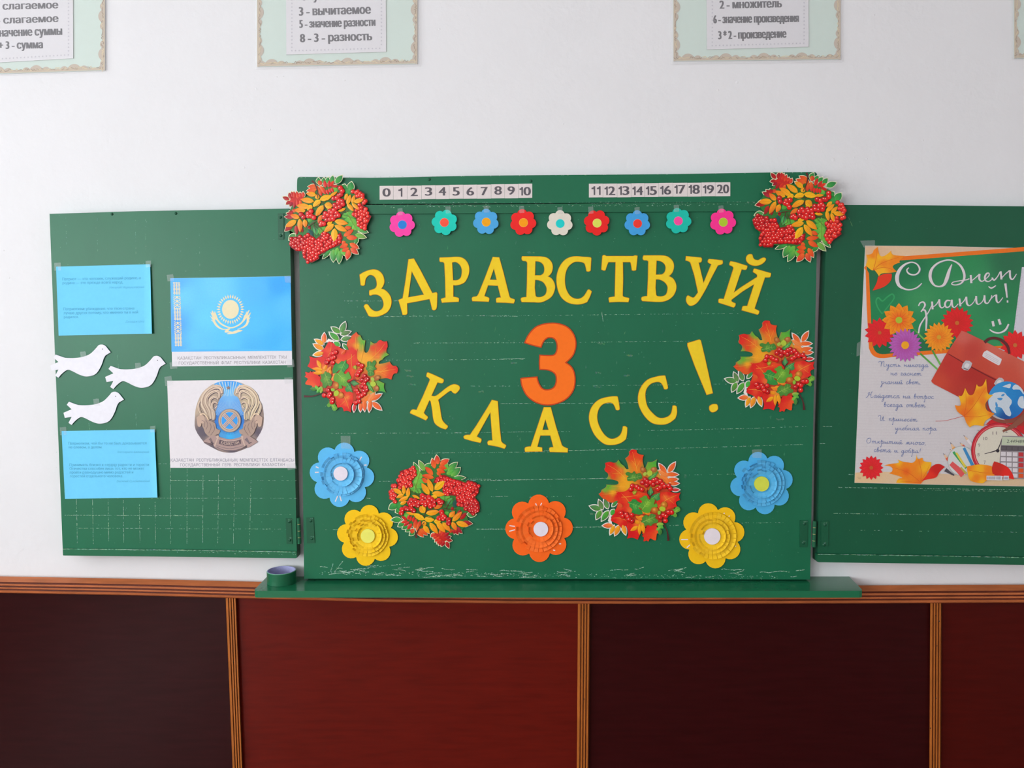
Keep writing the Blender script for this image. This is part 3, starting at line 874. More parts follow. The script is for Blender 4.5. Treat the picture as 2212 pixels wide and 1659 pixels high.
for f, label, loops in LETTERS:
    ls = [loop(s, f) for s in loops]
    xs_ = [p[0] for p in ls[0]]; ys_ = [p[1] for p in ls[0]]
    t = thing('cutout_letter', sum(xs_)/len(xs_), sum(ys_)/len(ys_), HB+.001, label, 'letter', 'yellow letters on the chalkboard')
    M().plate([offset(ls[0], .45)]+[offset(q, -.4) for q in ls[1:]], HB+.0002, HB+.0016, YEDGE, side=(190, 120, 20)).build('drawn_outline', PAPER, t)
    M().plate([offset(ls[0], -.5)]+[offset(q, .5) for q in ls[1:]], None, HB+.0018, YEL).build('face', PAPER, t)
    if 'letter Й' in label:
        q = loop("1520,190 1560,205 1580,270 1620,310 1690,320 1750,285 1810,265 1855,290 1840,340 1760,410 1640,445 1520,420 1440,350 1425,270 1465,205", f)
    elif label.startswith('tall yellow'):
        q = loop("1870,975 1910,985 1920,1040 1890,1075 1840,1088 1805,1060 1802,1010 1830,985", f)
    else: continue
    nm = 'breve' if 'letter Й' in label else 'dot'
    M().plate([offset(q, .45)], HB+.0002, HB+.0016, YEDGE).build(nm+'_outline', PAPER, t)
    M().plate([offset(q, -.5)], None, HB+.0018, YEL).build(nm, PAPER, t)

q = loop("175,325c 230,215 330,125 500,92 650,125 740,210 775,330 745,460 660,552c 735,620 765,740 740,880 640,990 480,1045 330,1025 210,945 150,840 130,745c 145,730 325,715c 340,780 380,845 440,865 510,840 540,770 530,690 460,645 350,635c 345,560 350,462c 500,465 540,430 550,350 520,280 450,268 400,310 370,380c 270,355", F7)
t = thing('cutout_numeral', 1186, 785, HB+.001, 'large orange paper numeral 3 with dark outline in the middle of the chalkboard', 'numeral')
M().plate([offset(q, .5)], HB+.0002, HB+.0022, (200, 66, 22)).build('drawn_outline', PAPER, t)
M().plate([offset(q, -2.0)], None, HB+.0024, (255, 118, 26)).build('face', PAPER, t)

# ------------------------------------------------------------------ number cards
CARD, INK = (226, 216, 214), (96, 92, 98)
fa = (810, 380, 6.144)
xa = [60,243,427,618,805,985,1170,1353,1542,1720,1902,2088]
da = [(100,208,275,165),(310,364,275,162),(470,570,268,158),(663,760,263,152),(845,945,262,150),(1030,1125,262,150),(1215,1315,262,152),(1405,1500,258,148),(1585,1685,250,138),(1760,1858,250,140),(1918,2070,260,148)]
fb = (1260, 380, 6.506)
xb = [78,275,475,672,862,1060,1260,1462,1660,1855,2067]
db = [(115,243,268,145),(298,450,270,148),(495,648,268,145),(690,840,270,148),(880,1035,268,145),(1080,1235,262,140),(1280,1437,250,128),(1480,1638,252,125),(1682,1838,248,128),(1880,2050,245,122)]
def cards(f, xs_, ds, first, top, bot, row):
    n = len(xs_)-1
    for i in range(n):
        x0, x1 = xs_[i]+1.2, xs_[i+1]-1.2
        def yy(x, tb):
            k = (x-xs_[0])/(xs_[-1]-xs_[0]); return tb[0]+(tb[1]-tb[0])*k
        j = ((i*7) % 5-2)*.8
        pts = [(x0, yy(x0, top)+j), (x1, yy(x1, top)+j), (x1, yy(x1, bot)+j), (x0, yy(x0, bot)+j)]
        l = [(f[0]+a/f[2], f[1]+b/f[2]) for a, b in pts]
        num = str(first+i)
        word = 'zero one two three four five six seven eight nine ten eleven twelve thirteen fourteen fifteen sixteen seventeen eighteen nineteen twenty'.split()[first+i]
        uc, vc = sum(p[0] for p in l)/4, sum(p[1] for p in l)/4
        t = thing('number_card', uc, vc, HB+.0005, 'small square cream card with the number %s in the %s number row' % (word, row), 'number card', 'number cards along the top of the chalkboard')
        M().plate([l], HB, HB+.0009, CARD, side=(190, 175, 180)).build('card', PAPER, t)
        d = ds[i]
        m = M()
        def one(x0, x1):
            H = d[2]-d[3]; sw = 21
            m.plate([[(f[0]+a/f[2], f[1]+b/f[2]) for a, b in ((x1-sw, d[3]), (x1, d[3]), (x1, d[2]), (x1-sw, d[2]), (x1-sw, d[3]+.34*H), (x0, d[3]+.34*H), (x0, d[3]+.18*H), (x1-sw-6, d[3]+.13*H))]], None, HB+.0012, INK)
        x0_, rest = d[0], num
        if num == '1': one(d[0], d[1]); rest = ''
        elif num == '11': one(d[0], d[0]+52); one(d[1]-52, d[1]); rest = ''
        elif len(num) == 2 and num[0] == '1': one(d[0], d[0]+46); x0_ = d[0]+54; rest = num[1]
        if rest: text(m, rest, x0_, d[2], d[1], d[2]-(2 if row == 'left' else 1), d[2]-d[3], HB+.0012, INK, f, bold=.075, fit=True)
        m.build('printed_number', MATTE, t)
cards(fa, xa, da, 0, (135, 104), (317, 292), 'left')
cards(fb, xb, db, 11, (112, 88), (305, 283), 'right')

# ------------------------------------------------------------------ small paper flowers under the batten
def tape_bit(parent, pts, h=.0008, name='tape_piece'):
    m = M().plate([[(p[0], p[1]) for p in pts]], None, HB+h, (230, 235, 235))
    return m.build(name, TAPE, parent)

def petal_outline(cx, cy, R, n, phase, rin, pw, k=7):
    """rounded-petal flower outline"""
    out = []
    for i in range(n):
        a = phase+2*math.pi*i/n
        px, py = cx+rin*math.sin(a), cy-rin*math.cos(a)
        pr = R-rin
        ha = math.pi/n
        rho = rin*math.cos(ha)+math.sqrt(max(0, pr*pr-(rin*math.sin(ha))**2))
        s = math.atan2(rho*math.sin(ha), rho*math.cos(ha)-rin)-.015
        for j in range(k+1):
            b = a-s+2*s*j/k
            out.append((px+(R-rin)*math.sin(b), py-(R-rin)*math.cos(b)))
    return out

PINK, TEAL, SKY, RED, IVORY = (250, 72, 170), (30, 205, 185), (78, 168, 226), (238, 40, 38), (226, 220, 205)
small = [(868.3,484.5,28,-8,PINK,(45,130,215),'hot pink','blue'),(960.3,480.3,28,16,TEAL,(248,88,66),'turquoise','red orange'),
 (1049.5,478.8,28,2,SKY,(244,168,22),'light blue','amber'),(1130,480,28.5,-6,RED,(250,160,10),'red','amber'),
 (1209.3,481.9,28,1,IVORY,(30,208,205),'ivory white','turquoise'),(1289,480.9,28,-27,(232,36,34),(222,226,90),'red','lime yellow'),
 (1376.5,482,28,0,(66,160,224),(240,58,48),'light blue','red'),(1465.6,477,28,-9,(24,190,170),(250,78,160),'turquoise','pink'),
 (1561.6,479,28.5,-8,(250,52,146),(178,202,48),'hot pink','lime green')]
random.seed(11)
for u, v, R, ph, c1, c2, n1, n2 in small:
    t = thing('small_paper_flower', u, v, HB+.006, 'small %s paper flower with %s centre under the number cards' % (n1, n2), 'paper flower', 'small paper flowers in a row')
    hb = HB+.0078
    l = petal_outline(u, v, R, 7, math.radians(ph), R*.62, 74)
    M().plate([l], hb, hb+.0016, c1, side=mixc(c1, (0,0,0), .18)).build('petals', PAPER, t)
    dx, dy = (.8, 1) if n1 != 'turquoise' else (-.4, .3)
    M().plate([circle(u+dx, v+dy, 9.7, 24)], None, hb+.0018, mixc(c2, (255,240,230), .45)).build('centre_rim', PAPER, t)
    M().plate([circle(u+dx, v+dy, 9.1, 24)], hb+.0016, hb+.0021, c2).build('centre', PAPER, t)
    a = math.radians(ph)
    tape_bit(t, [(u+R*math.sin(a)-6, v-R-6), (u+R*math.sin(a)+5, v-R-7), (u+R*math.sin(a)+6, v-R+8), (u+R*math.sin(a)-5, v-R+9)], .0112)

# ------------------------------------------------------------------ big layered paper flowers
def fringe(m, cx, cy, rin, rout, h, n, col, rnd, lift=.006, skip=0.0, curl=.3, cupdir=None):
    base = len(m.v)
    for i in range(n):
        a0, a1 = 2*math.pi*i/n, 2*math.pi*(i+1)/n
        am = (a0+a1)/2
        lf = lift*rnd.uniform(.86, 1.0)
        k = rnd.uniform(.0, 1)
        ro = rout
        if cupdir is not None:
            w = .5+.5*math.cos(am-cupdir)            # tabs on this side stand up towards the centre
            if rnd.random() < (.08+w)*curl*.9:
                ro = rout*(1-.28*rnd.random()*w); lf = lift*rnd.uniform(1.0, 1.7)
        tw = rnd.uniform(-.012, .012)
        g = .009
        mid = (rin+ro)*.55
        pts = [(rin, a0, 0), (rin, a1, 0), (mid, a1-g+tw*.3, lf*.3), (mid, a0+g+tw*.3, lf*.3)]
        c0 = mixc(col, (255,255,255), rnd.uniform(0, .07))
        b = len(m.v)
        for r, a, z in pts:
            m.v.append(P(cx+r*math.sin(a), cy-r*math.cos(a), h+z)); m.c.append(lin(c0))
        m.v.append(P(cx+ro*math.sin(a1-g+tw), cy-ro*math.cos(a1-g+tw), h+lf*rnd.uniform(.8, 1.15))); m.c.append(lin(c0))
        m.v.append(P(cx+ro*math.sin(a0+g+tw), cy-ro*math.cos(a0+g+tw), h+lf)); m.c.append(lin(c0))
        m.f.append((b, b+3, b+2, b+1)); m.f.append((b+3, b+5, b+4, b+2))

BIG = [
 ('large light blue layered paper flower with white centre, left edge of chalkboard', 738.6, 1025.6, 70, 6, (96, 190, 242), (236, 228, 240), (-4.5, -3.5), [(.0,-1,47),(2,0,42),(0,0,26)], 15.3, 'B',
   [(148,425,182,440),(137,492,183,490),(685,308,664,350),(745,405,715,407),(405,770,376,835),(430,768,448,830)], (655, 930, 5.44), .2),
 ('large yellow layered paper flower with ragged fringe, lower left of chalkboard', 793.8, 1156.5, 66, 5, (250, 202, 18), (240, 238, 110), (-.5, .5), [(-1,0,46),(0,1,38),(1,0,30)], 15.2, 'Y1', [], (655, 930, 5.44), .75),
 ('large orange layered paper flower with white centre at the bottom middle', 1164.5, 1141.2, 73, -1, (253, 104, 20), (234, 226, 238), (2.8, 1), [(-1,1,50.5),(0,2,40.5),(2,1,29)], 15.8, 'O',
   [(750,315,785,392),(880,305,842,392),(200,785,318,802),(195,905,318,870),(1245,1168,1290,1168),(1120,1300,1165,1310)], (1080, 1055, 9.76), .35),
 ('large yellow layered paper flower with white centre, lower right of chalkboard', 1537.7, 1157.4, 71, -9, (248, 196, 16), (238, 228, 234), (0, .5), [(2,0,51),(1,1,38.5),(1,1,29.5)], 17.6, 'Y2',
   [(98,1218,185,1217),(168,1322,210,1285),(790,1300,800,1305),(640,880,655,885),(705,915,718,920)], (1455, 960, 5.926), .3),
 ('large light blue layered paper flower with lime centre, right side of chalkboard', 1645, 1043.5, 68, -9, (78, 178, 230), (214, 222, 78), (-.5, 1), [(0,0,50),(1,1,42),(1,1,33)], 16.2, 'B2', [], (1455, 960, 5.926), .9),
]
for label, u, v, R, ph, col, ccol, cd, layers, rc, key, marks, f, curl in BIG:
    rnd = random.Random(key)
    t = thing('layered_paper_flower', u, v, HB+.004, label, 'paper flower', 'large layered paper flowers')
    hb = HB+.0025
    l = petal_outline(u, v, R, 8, math.radians(ph), R*.69, 84, 9)
    M().plate([l], hb, hb+.001, col, side=mixc(col, (0,0,0), .25)).build('petals', PAPER, t)
    for i, (dx, dy, r) in enumerate(layers):
        h = hb+.0014+i*.0038
        m = M()
        m.plate([circle(u+dx, v+dy, r*.62, 28)], None, h+.0002, col)
        fringe(m, u+dx, v+dy, r*.6, r, h, (30, 26, 18)[i], mixc(col, (255,255,255), .04), rnd, lift=.0058, curl=curl, cupdir=-.9)
        m.build('fringe_layer', PAPER, t)
    h = hb+.0014+3*.0038
    ox, oy = cd
    M().plate([circle(u+ox+(1 if key != 'B' else 1.5), v+oy+1, rc, 30)], h-.004, h, ccol, side=mixc(ccol, (90,90,90), .3)).build('centre', PAPER, t)
    if marks:
        for a, b, c, d in marks:
            M().stroke([(a, b, 2.3*f[2]), (c, d, 2.3*f[2])], hb+.0013, (240, 225, 228), f, smooth=False).build('white_paper_strip', PAPER, t)
    a = math.radians(ph)
    if key in ('B', 'B2'):
        tape_bit(t, [(u+R*math.sin(a)-10, v-R-(14 if key == 'B' else 4)), (u+R*math.sin(a)+11, v-R-(14 if key == 'B' else 5)), (u+R*math.sin(a)+11, v-R+14), (u+R*math.sin(a)-9, v-R+13)], .0046)

# ------------------------------------------------------------------ die-cut autumn cards
_h = [0.0]
def lens_leaf(m, f, x0, y0, x1, y1, w, c0, c1, h, rib=None, n=7, fold=.0006, serr=0.0):
    """pointed leaflet from base (x0,y0) to tip (x1,y1), width w, colour c0 at base -> c1 at tip"""
    ax, ay = f[0]+x0/f[2], f[1]+y0/f[2]; bx, by = f[0]+x1/f[2], f[1]+y1/f[2]; w = w/f[2]
    dx, dy = bx-ax, by-ay; L = math.hypot(dx, dy) or 1e-6
    ex = (dx/L, dy/L); ey = (-dy/L, dx/L)
    b = len(m.v)
    rib = rib or mixc(c0, (120, 60, 10), .25)
    for i in range(n+1):
        t = i/n
        s = math.sin(math.pi*t**.85)**.8*w/2 if 0 < t < 1 else 0.0
        px, py = ax+dx*t, ay+dy*t
        c = mixc(c0, c1, t)
        m.v.append(P(px+ey[0]*s, py+ey[1]*s, h)); m.c.append(lin(mixc(c, c1, .25)))
        m.v.append(P(px+ey[0]*s*.12, py+ey[1]*s*.12, h+fold)); m.c.append(lin(c))
        m.v.append(P(px, py, h+fold)); m.c.append(lin(mixc(rib, c1, t*.6)))
        m.v.append(P(px-ey[0]*s*.12, py-ey[1]*s*.12, h+fold)); m.c.append(lin(c))
        m.v.append(P(px-ey[0]*s, py-ey[1]*s, h)); m.c.append(lin(mixc(mixc(c, c1, .25), (90, 40, 10), .10)))
    for i in range(n):
        for k in range(4):
            a = b+5*i+k
            m.f.append((a, a+1, a+6, a+5))

def lens_loop(f, x0, y0, x1, y1, w, grow, n=8):
    ax, ay = f[0]+x0/f[2], f[1]+y0/f[2]; bx, by = f[0]+x1/f[2], f[1]+y1/f[2]; w = w/f[2]
    dx, dy = bx-ax, by-ay; L = math.hypot(dx, dy) or 1e-6
    ex = (dx/L, dy/L); ey = (-dy/L, dx/L)
    up, dn = [], []
    for i in range(1, n):
        t = i/n
        s = math.sin(math.pi*t**.85)**.8*w/2
        up.append((ax+dx*t+ey[0]*s, ay+dy*t+ey[1]*s)); dn.append((ax+dx*t-ey[0]*s, ay+dy*t-ey[1]*s))
    l = [(ax, ay)]+up+[(bx, by)]+dn[::-1]
    o = offset(l, grow)
    o[len(up)+1] = (bx+ex[0]*grow*1.7, by+ex[1]*grow*1.7)
    return o

_berries = {}
def berry(parent, u, v, r, h, f=(0,0,1), tone=0):
    """one printed berry: a shallow glossy bead with its printed highlight"""
    u, v, r = f[0]+u/f[2], f[1]+v/f[2], r/f[2]
    key = (round(r, 1), tone)
    if key not in _berries:
        m = M(); n = 14
        red = [(226, 26, 24), (200, 18, 24), (236, 44, 34)][tone]
        rim = mixc(red, (110, 0, 10), .62)
        m.v.append(P(1106, 700, .0012)); m.c.append(lin(mixc(red, (255,120,90), .2)))
        for q, z, c in ((.6, .0010, red), (.9, .0005, mixc(red, rim, .55)), (1.0, 0, rim)):
            for i in range(n):
                a = 2*math.pi*i/n
                m.v.append(P(1106+r*q*math.cos(a), 700+r*q*math.sin(a), z)); m.c.append(lin(c))
        for i in range(n):
            j = (i+1) % n
            m.f.append((0, 1+j, 1+i))
            for k in range(2):
                a = 1+k*n
                m.f.append((a+j, a+n+j, a+n+i, a+i))
        b = len(m.v)
        for i in range(7):
            a = 2*math.pi*i/7
            m.v.append(P(1106-r*.25+r*.24*math.cos(a), 700-r*.28+r*.2*math.sin(a), .0014)); m.c.append(lin((255, 205, 190)))
        m.f.append(tuple(b+i for i in reversed(range(7))))
        o = m.build('berry', PRINT, None, P(1106, 700, 0))
        me = o.data
        # faces look at the room
        WORLD.pop(o.name, None); bpy.data.objects.remove(o)
        _berries[key] = me
    o = bpy.data.objects.new('berry', _berries[key])
    COL.objects.link(o)
    o.parent = parent
    o.location = P(u, v, h) - WORLD[parent.name]
    o.rotation_euler = (0, random.uniform(-.3, .3), 0)
    return o

def hexfill(poly, r, f, rnd, jit=.25, step=1.62):
    l = [(p[0], p[1]) for p in parse(poly)]
    xs_ = [p[0] for p in l]; ys_ = [p[1] for p in l]
    out = []; y = min(ys_)+r*.5; row = 0
    while y < max(ys_):
        x = min(xs_)+r*.4+(row % 2)*r*step/2
        while x < max(xs_):
            if inside((x, y), l):
                out.append((x+rnd.uniform(-jit, jit)*r, y+rnd.uniform(-jit, jit)*r))
            x += r*step
        y += r*step*.87; row += 1
    return out

# rowan card, traced from the upper right corner of the chalkboard
FA = (1620, 360, 7.541)
YO, YT = (250, 186, 22), (244, 140, 20)
DR, DT = (206, 34, 30), (150, 16, 30)
OR_, OT = (246, 120, 40), (226, 62, 24)
GN, GT = (70, 176, 66), (36, 130, 70)
GL = (124, 196, 70)
A_back = [  # green and red leaflets lying furthest back (x0,y0,x1,y1,w,c0,c1)
 (200,760,58,800,90,(90,160,80),GT),(150,770,90,860,60,GN,GT),
 (960,200,1022,112,70,GN,GT),(1040,230,1100,158,64,GN,GT),(1100,260,1167,182,66,GN,GT),(1170,290,1246,198,74,GN,GT),(1225,330,1388,268,88,GN,GT),(1370,560,1470,436,112,GN,GT),(1290,560,1400,520,120,GN,GT),(1300,470,1350,420,90,GN,GT),
 (590,1275,402,1343,62,GN,(40,110,60)),(640,1290,532,1474,112,GL,GT),(715,1360,602,1543,96,GL,GT),(720,1300,620,1400,80,GL,GN),(760,1340,760,1480,80,GN,GL),
 (1080,1240,1216,1374,84,GL,(110,160,80)),(1160,1180,1288,1314,72,GL,GT),(1090,1280,1005,1392,76,GN,(40,130,60)),(1180,1130,1230,1240,80,GN,GL),
 (1150,900,1030,870,86,GN,GL),(1150,900,1245,870,86,GN,GL),(1150,980,1020,960,80,GL,GN),(1150,980,1230,960,80,GL,GN),(1150,1060,1010,1050,80,GL,GN),(1150,1060,1240,1040,80,GL,GN),(1150,1130,1080,1150,84,GL,GL),(1150,830,1150,1220,110,GL,GL),(1100,1000,1200,1000,90,GL,GL),
 (560,800,520,960,90,(40,140,90),(90,190,90)),(640,860,560,960,90,GN,GL),(430,800,450,950,96,(20,90,80),(20,80,70)),(500,720,420,790,60,(20,110,80),GN),(700,860,640,940,90,GL,GN),(590,620,500,700,80,GL,GN),(1180,380,1120,470,120,GL,GN),(1260,560,1330,640,90,GT,GN)]
A_red = [
 (390,240,640,280,130,DR,DR),(430,300,640,240,100,(200,50,30),DR),
 (405,205,330,112,66,DR,DT),(410,235,316,250,58,DR,DT),(430,265,356,312,54,(170,30,60),DT),(440,205,462,100,66,DR,DT),(480,200,508,102,56,DR,(190,30,34)),(500,220,543,120,60,(226,60,30),DR),(540,260,583,140,66,(240,90,40),DR),(590,260,625,182,60,(240,90,40),DR),(630,280,672,200,60,(240,90,40),DR),(480,270,400,372,60,DR,DT),(520,270,470,380,70,(220,50,30),DR),(560,300,520,420,60,OR_,DR),
 (340,500,192,424,76,(206,60,80),DT),(330,460,250,384,66,DR,DT),(350,440,312,372,60,DR,DT),(400,440,372,370,66,OR_,DR),(250,600,75,634,84,DR,DT),(290,640,222,788,72,DR,DT),(350,700,330,800,56,DR,DT),(460,740,470,812,56,DR,DT),
 (930,230,790,162,74,OR_,OT),(900,270,738,214,78,OR_,OT),(860,290,760,260,70,OR_,OT),(960,200,1040,200,90,OR_,DR),(940,300,880,200,70,OR_,OT),
 (1040,320,1086,196,60,(230,50,30),DR),(1085,340,1162,238,56,(200,40,40),DR),(1120,340,1218,276,52,DR,(240,70,30)),(1140,350,1242,390,50,DR,DR),(1125,360,1120,450,50,(236,50,30),DR),(1080,350,1080,444,50,(236,50,30),DR),(1035,350,1030,444,50,(236,50,30),DR),(975,250,990,422,76,OR_,DR),(930,290,915,412,66,OR_,DR),
 (930,1220,1092,1310,88,OR_,OT),(900,1180,1108,1155,82,OR_,OT),(980,1060,1090,1115,70,OR_,OT),(900,1330,748,1318,84,(248,110,20),OT),(880,1390,738,1390,76,(240,100,30),OT),(930,1330,1018,1478,86,OR_,OT),(900,1410,964,1552,86,(250,120,60),DR),(870,1420,750,1548,92,OR_,(226,50,40)),(860,1240,830,1300,80,OR_,OT)]
A_yel = [
 (345,572,125,580,100,YO,YT),(412,560,298,440,86,YO,(238,100,30)),(410,568,298,782,88,YO,(232,104,24)),(475,620,416,752,84,YO,(236,110,24)),(560,500,395,400,96,YO,(240,120,30)),
 (655,480,470,350,100,YO,YT),(765,430,580,290,96,YO,YT),(850,350,715,250,86,YO,YT),(820,420,880,350,80,YO,YT),(870,460,700,500,100,YO,YO),(700,470,590,510,90,YO,YO),(860,450,1075,490,100,YO,YO),(1040,480,1190,470,50,YO,YT),
 (868,560,660,665,104,YO,YT),(890,560,1000,650,110,YO,YT),(900,600,960,680,80,YO,YO),(765,690,638,784,72,YT,(226,90,40)),
 (865,920,650,965,96,YO,YT),(900,880,1078,1030,100,YO,YT),(862,945,1004,1138,92,YO,YT),(842,990,722,1184,112,YO,YO),(760,880,880,860,60,YO,YO),
 (1320,575,1225,660,60,YO,YT),(1222,740,1358,615,74,YO,YT),(1305,760,1412,655,66,YO,YT),(1230,725,1266,892,72,YO,YT),(1305,755,1354,908,66,YO,YT),(1340,760,1514,786,80,YO,YT),(1170,785,1025,768,50,YT,YO)]
A_big = [(465,520),(480,575),(640,552),(575,565),(600,620),(628,668),(560,600),(832,700),(785,740),(800,800),(700,810),(725,838),(675,825),(860,740),(920,700),(905,785),(900,840),(965,820),(1000,780),(940,735),(990,715),(850,820),(1040,650),(1050,700),(1080,540),(1130,560),(1185,540),(1150,620),(1110,645),(1180,650),(1165,700),(1100,715),(1265,440),(1268,500),(1220,540),(1010,830)]
A_small_r = [(1410,590),(1450,630),(1480,630),(1500,680),(1440,690),(1520,720),(1500,760),(1470,700),(1512,832),(1480,845)]
A_cl1 = "60,850 110,775 160,800 250,840 330,880 380,850 430,920 470,1010 560,990 640,960 690,1000 720,1080 760,1150 880,1100 870,1190 760,1270 600,1250 480,1260 380,1250 350,1310 220,1310 150,1260 140,1150 190,1080 80,1010 40,920"
A_cl2 = "1370,830 1430,850 1460,930 1440,1030 1465,1100 1400,1150 1310,1210 1260,1250 1215,1180 1220,1060 1250,1000 1210,960 1260,890"
A_core = "250,420c 420,300c 560,280c 760,300c 900,260c 1100,300c 1300,400c 1400,560c 1450,800c 1440,1100c 1280,1200c 1150,1200c 1050,1300c 860,1500c 700,1450c 600,1300c 350,1280c 180,1150c 80,950c 220,760c 120,620c"

def bouquet_rowan(label, group):
    rnd = random.Random(5)
    t = thing('autumn_cutout', *( (FA[0]+905/FA[2]), (FA[1]+110/FA[2]) ), HB+.002, label, 'autumn cutout', group)
    hb = HB+.004
    m = M()
    grow = 1.25
    for L in (A_back, A_red, A_yel):
        for x0, y0, x1, y1, w, c0, c1 in L:
            m.plate([lens_loop(FA, x0, y0, x1, y1, w, grow)], None, hb, (238, 236, 196))
    for b in [(x, y, 44) for x, y in A_big]+[(x, y, 36) for x, y in A_small_r]:
        m.plate([circle(FA[0]+b[0]/FA[2], FA[1]+b[1]/FA[2], b[2]/FA[2]+.5, 12)], None, hb, (190, 60, 50))
    o = m.build('card_edge', PRINT, t); o['kind'] = 'stuff'
    M().plate([loop(A_core, FA, k=1)], HB+.0005, hb+.0003, (52, 120, 50)).build('card_core', PRINT, t)
    k = 0
    for L, dh in ((A_back, .0005), (A_red, .0011)):
        for i, (x0, y0, x1, y1, w, c0, c1) in enumerate(L):
            m = M(); lens_leaf(m, FA, x0, y0, x1, y1, w, c0, c1, hb+dh+(i % 8)*.00006, fold=.0004)
            m.build('leaf', PRINT, t)
    for poly, r, tone in ((A_cl1, 33, 0), (A_cl2, 33, 2)):
        l = [(FA[0]+p[0]/FA[2], FA[1]+p[1]/FA[2]) for p in parse(poly)]
        M().plate([offset(l, 1.2)], None, hb+.0018, (150, 10, 20)).build('berry_shadow_ground', PRINT, t)
        for x, y in hexfill(poly, r, FA, rnd, jit=.38, step=1.66):
            berry(t, x, y, rnd.choice((30,33,36)), hb+.0019+rnd.random()*.0004, FA, 1 if (poly is A_cl1 and x < 280 and y < 1010) else tone)
    for i, (x0, y0, x1, y1, w, c0, c1) in enumerate(A_yel):
        m = M(); lens_leaf(m, FA, x0, y0, x1, y1, w, c0, c1, hb+.0031+(i % 8)*.00006, rib=(206, 140, 20), fold=.0005)
        m.build('leaf', PRINT, t)
    for pts in ([(905,108,34),(925,180,22),(905,290,16),(850,410,9)],[(885,510,10),(862,610,12),(700,690,6)],[(862,610,8),(950,690,5)],[(400,780,5),(560,740,14),(640,740,6)],[(570,740,12),(530,900,8),(490,950,5)],[(600,770,10),(650,940,5)],[(560,800,7),(600,900,7),(520,960,6)],[(1050,820,8),(1120,900,5),(1210,1000,4)],[(1060,815,8),(1160,830,8),(1250,890,5)],[(1010,880,8),(1050,820,8)],[(720,520,5),(880,510,7),(990,530,5),(1010,620,5)],[(1150,850,4),(1152,1000,4),(1150,1200,4)]):
        m = M().stroke(pts, hb+.0040, (92, 40, 34), FA); m.build('twig', PRINT, t)
    for x, y in A_big: berry(t, x, y, 43, hb+.0041+rnd.random()*.0004, FA, rnd.choice((0, 0, 1)))
    for x, y in A_small_r: berry(t, x, y, 35, hb+.0022+rnd.random()*.0003, FA, 2)
    return t

GRA = 'autumn card cutouts taped on the chalkboard'
rowan = bouquet_rowan('rowan branch card cutout with red berries on the upper right corner', GRA)

def place_copy(src, s1, s2, d1, d2, label):
    """copy so that the two points s1, s2 of the source card land on d1, d2"""
    a1, a2, b1, b2 = [P(q[0], q[1], HB+.002) for q in (s1, s2, d1, d2)]
    va, vb = (a2-a1), (b2-b1)
    sc = vb.length/va.length
    ang = math.atan2(vb.x, vb.z)-math.atan2(va.x, va.z)
    c = copy_tree(src)
    c.scale = (sc, 1.0, sc)
    c.rotation_euler = (0, ang, 0)
    off = WORLD[src.name]-a1
    off = Vector((off.x*math.cos(ang)+off.z*math.sin(ang), off.y, -off.x*math.sin(ang)+off.z*math.cos(ang)))*sc
    c.location = b1+Vector((off.x, 0, off.z))
    c.location.y = WORLD[src.name].y
    c['label'] = label
    return c
S1, S2 = (1740, 374.6), (1747.3, 565.5)
place_copy(rowan, S1, S2, (677.3, 391.2), (775, 548.5), 'rowan branch card cutout with red berries on the upper left corner')
place_copy(rowan, S1, S2, (898.3, 1161), (942.8, 983.3), 'upside down rowan branch card cutout between the left yellow and orange flowers')
for o in COL.objects:
    if o.get('label', '').startswith('rowan branch'): o.location.y -= .0075 if P(0,430,0).z < o.location.z+.12 and 'corner' in o['label'] else 0

# maple card, traced from the one at the bottom
FB = (1260, 960, 7.542)
ORM, YM, RM, GM = (232, 66, 26), (246, 168, 30), (222, 30, 26), (92, 178, 52)
B_big = "795,85 870,95c 890,150 985,175c 965,250 985,350c 1010,385 1055,285c 1130,285 1205,245c 1190,310 1195,390c 1300,600c 1200,760c 900,900c 600,960c 430,945c 330,890 250,810c 290,780 295,745c 370,700 375,655c 530,660 575,640 560,600 480,575 380,570c 410,510 390,460c 360,440 345,405c 365,360 355,305c 440,285 490,300 545,295c 575,250c 620,320 665,350c 690,390 715,405 740,400c 730,350 715,300c 685,230c 745,180 745,125c"
B_seeds = [(800,110,RM),(860,160,ORM),(780,220,ORM),(940,220,ORM),(840,330,(240,120,30)),(900,300,(238,110,30)),(860,420,(240,130,30)),(380,330,RM),(400,420,(228,44,28)),(460,330,RM),(520,400,ORM),(600,470,(240,110,30)),(480,520,ORM),(660,540,YM),(620,420,(240,120,40)),(590,290,GM),(640,340,(130,180,50)),(700,420,(210,170,50)),(400,560,(120,170,60)),(700,620,YM),(740,680,(240,180,40)),(640,680,YM),(420,690,GM),(340,740,(110,180,60)),(480,700,(150,170,50)),(300,800,ORM),(480,780,YM),(400,860,(236,80,30)),(1100,330,GM),(1170,290,(70,170,60)),(1180,370,GM),(1040,380,(110,170,60)),(1100,450,(200,180,60)),(1180,520,(240,150,50)),(1000,600,ORM),(560,850,RM),(800,850,RM)]
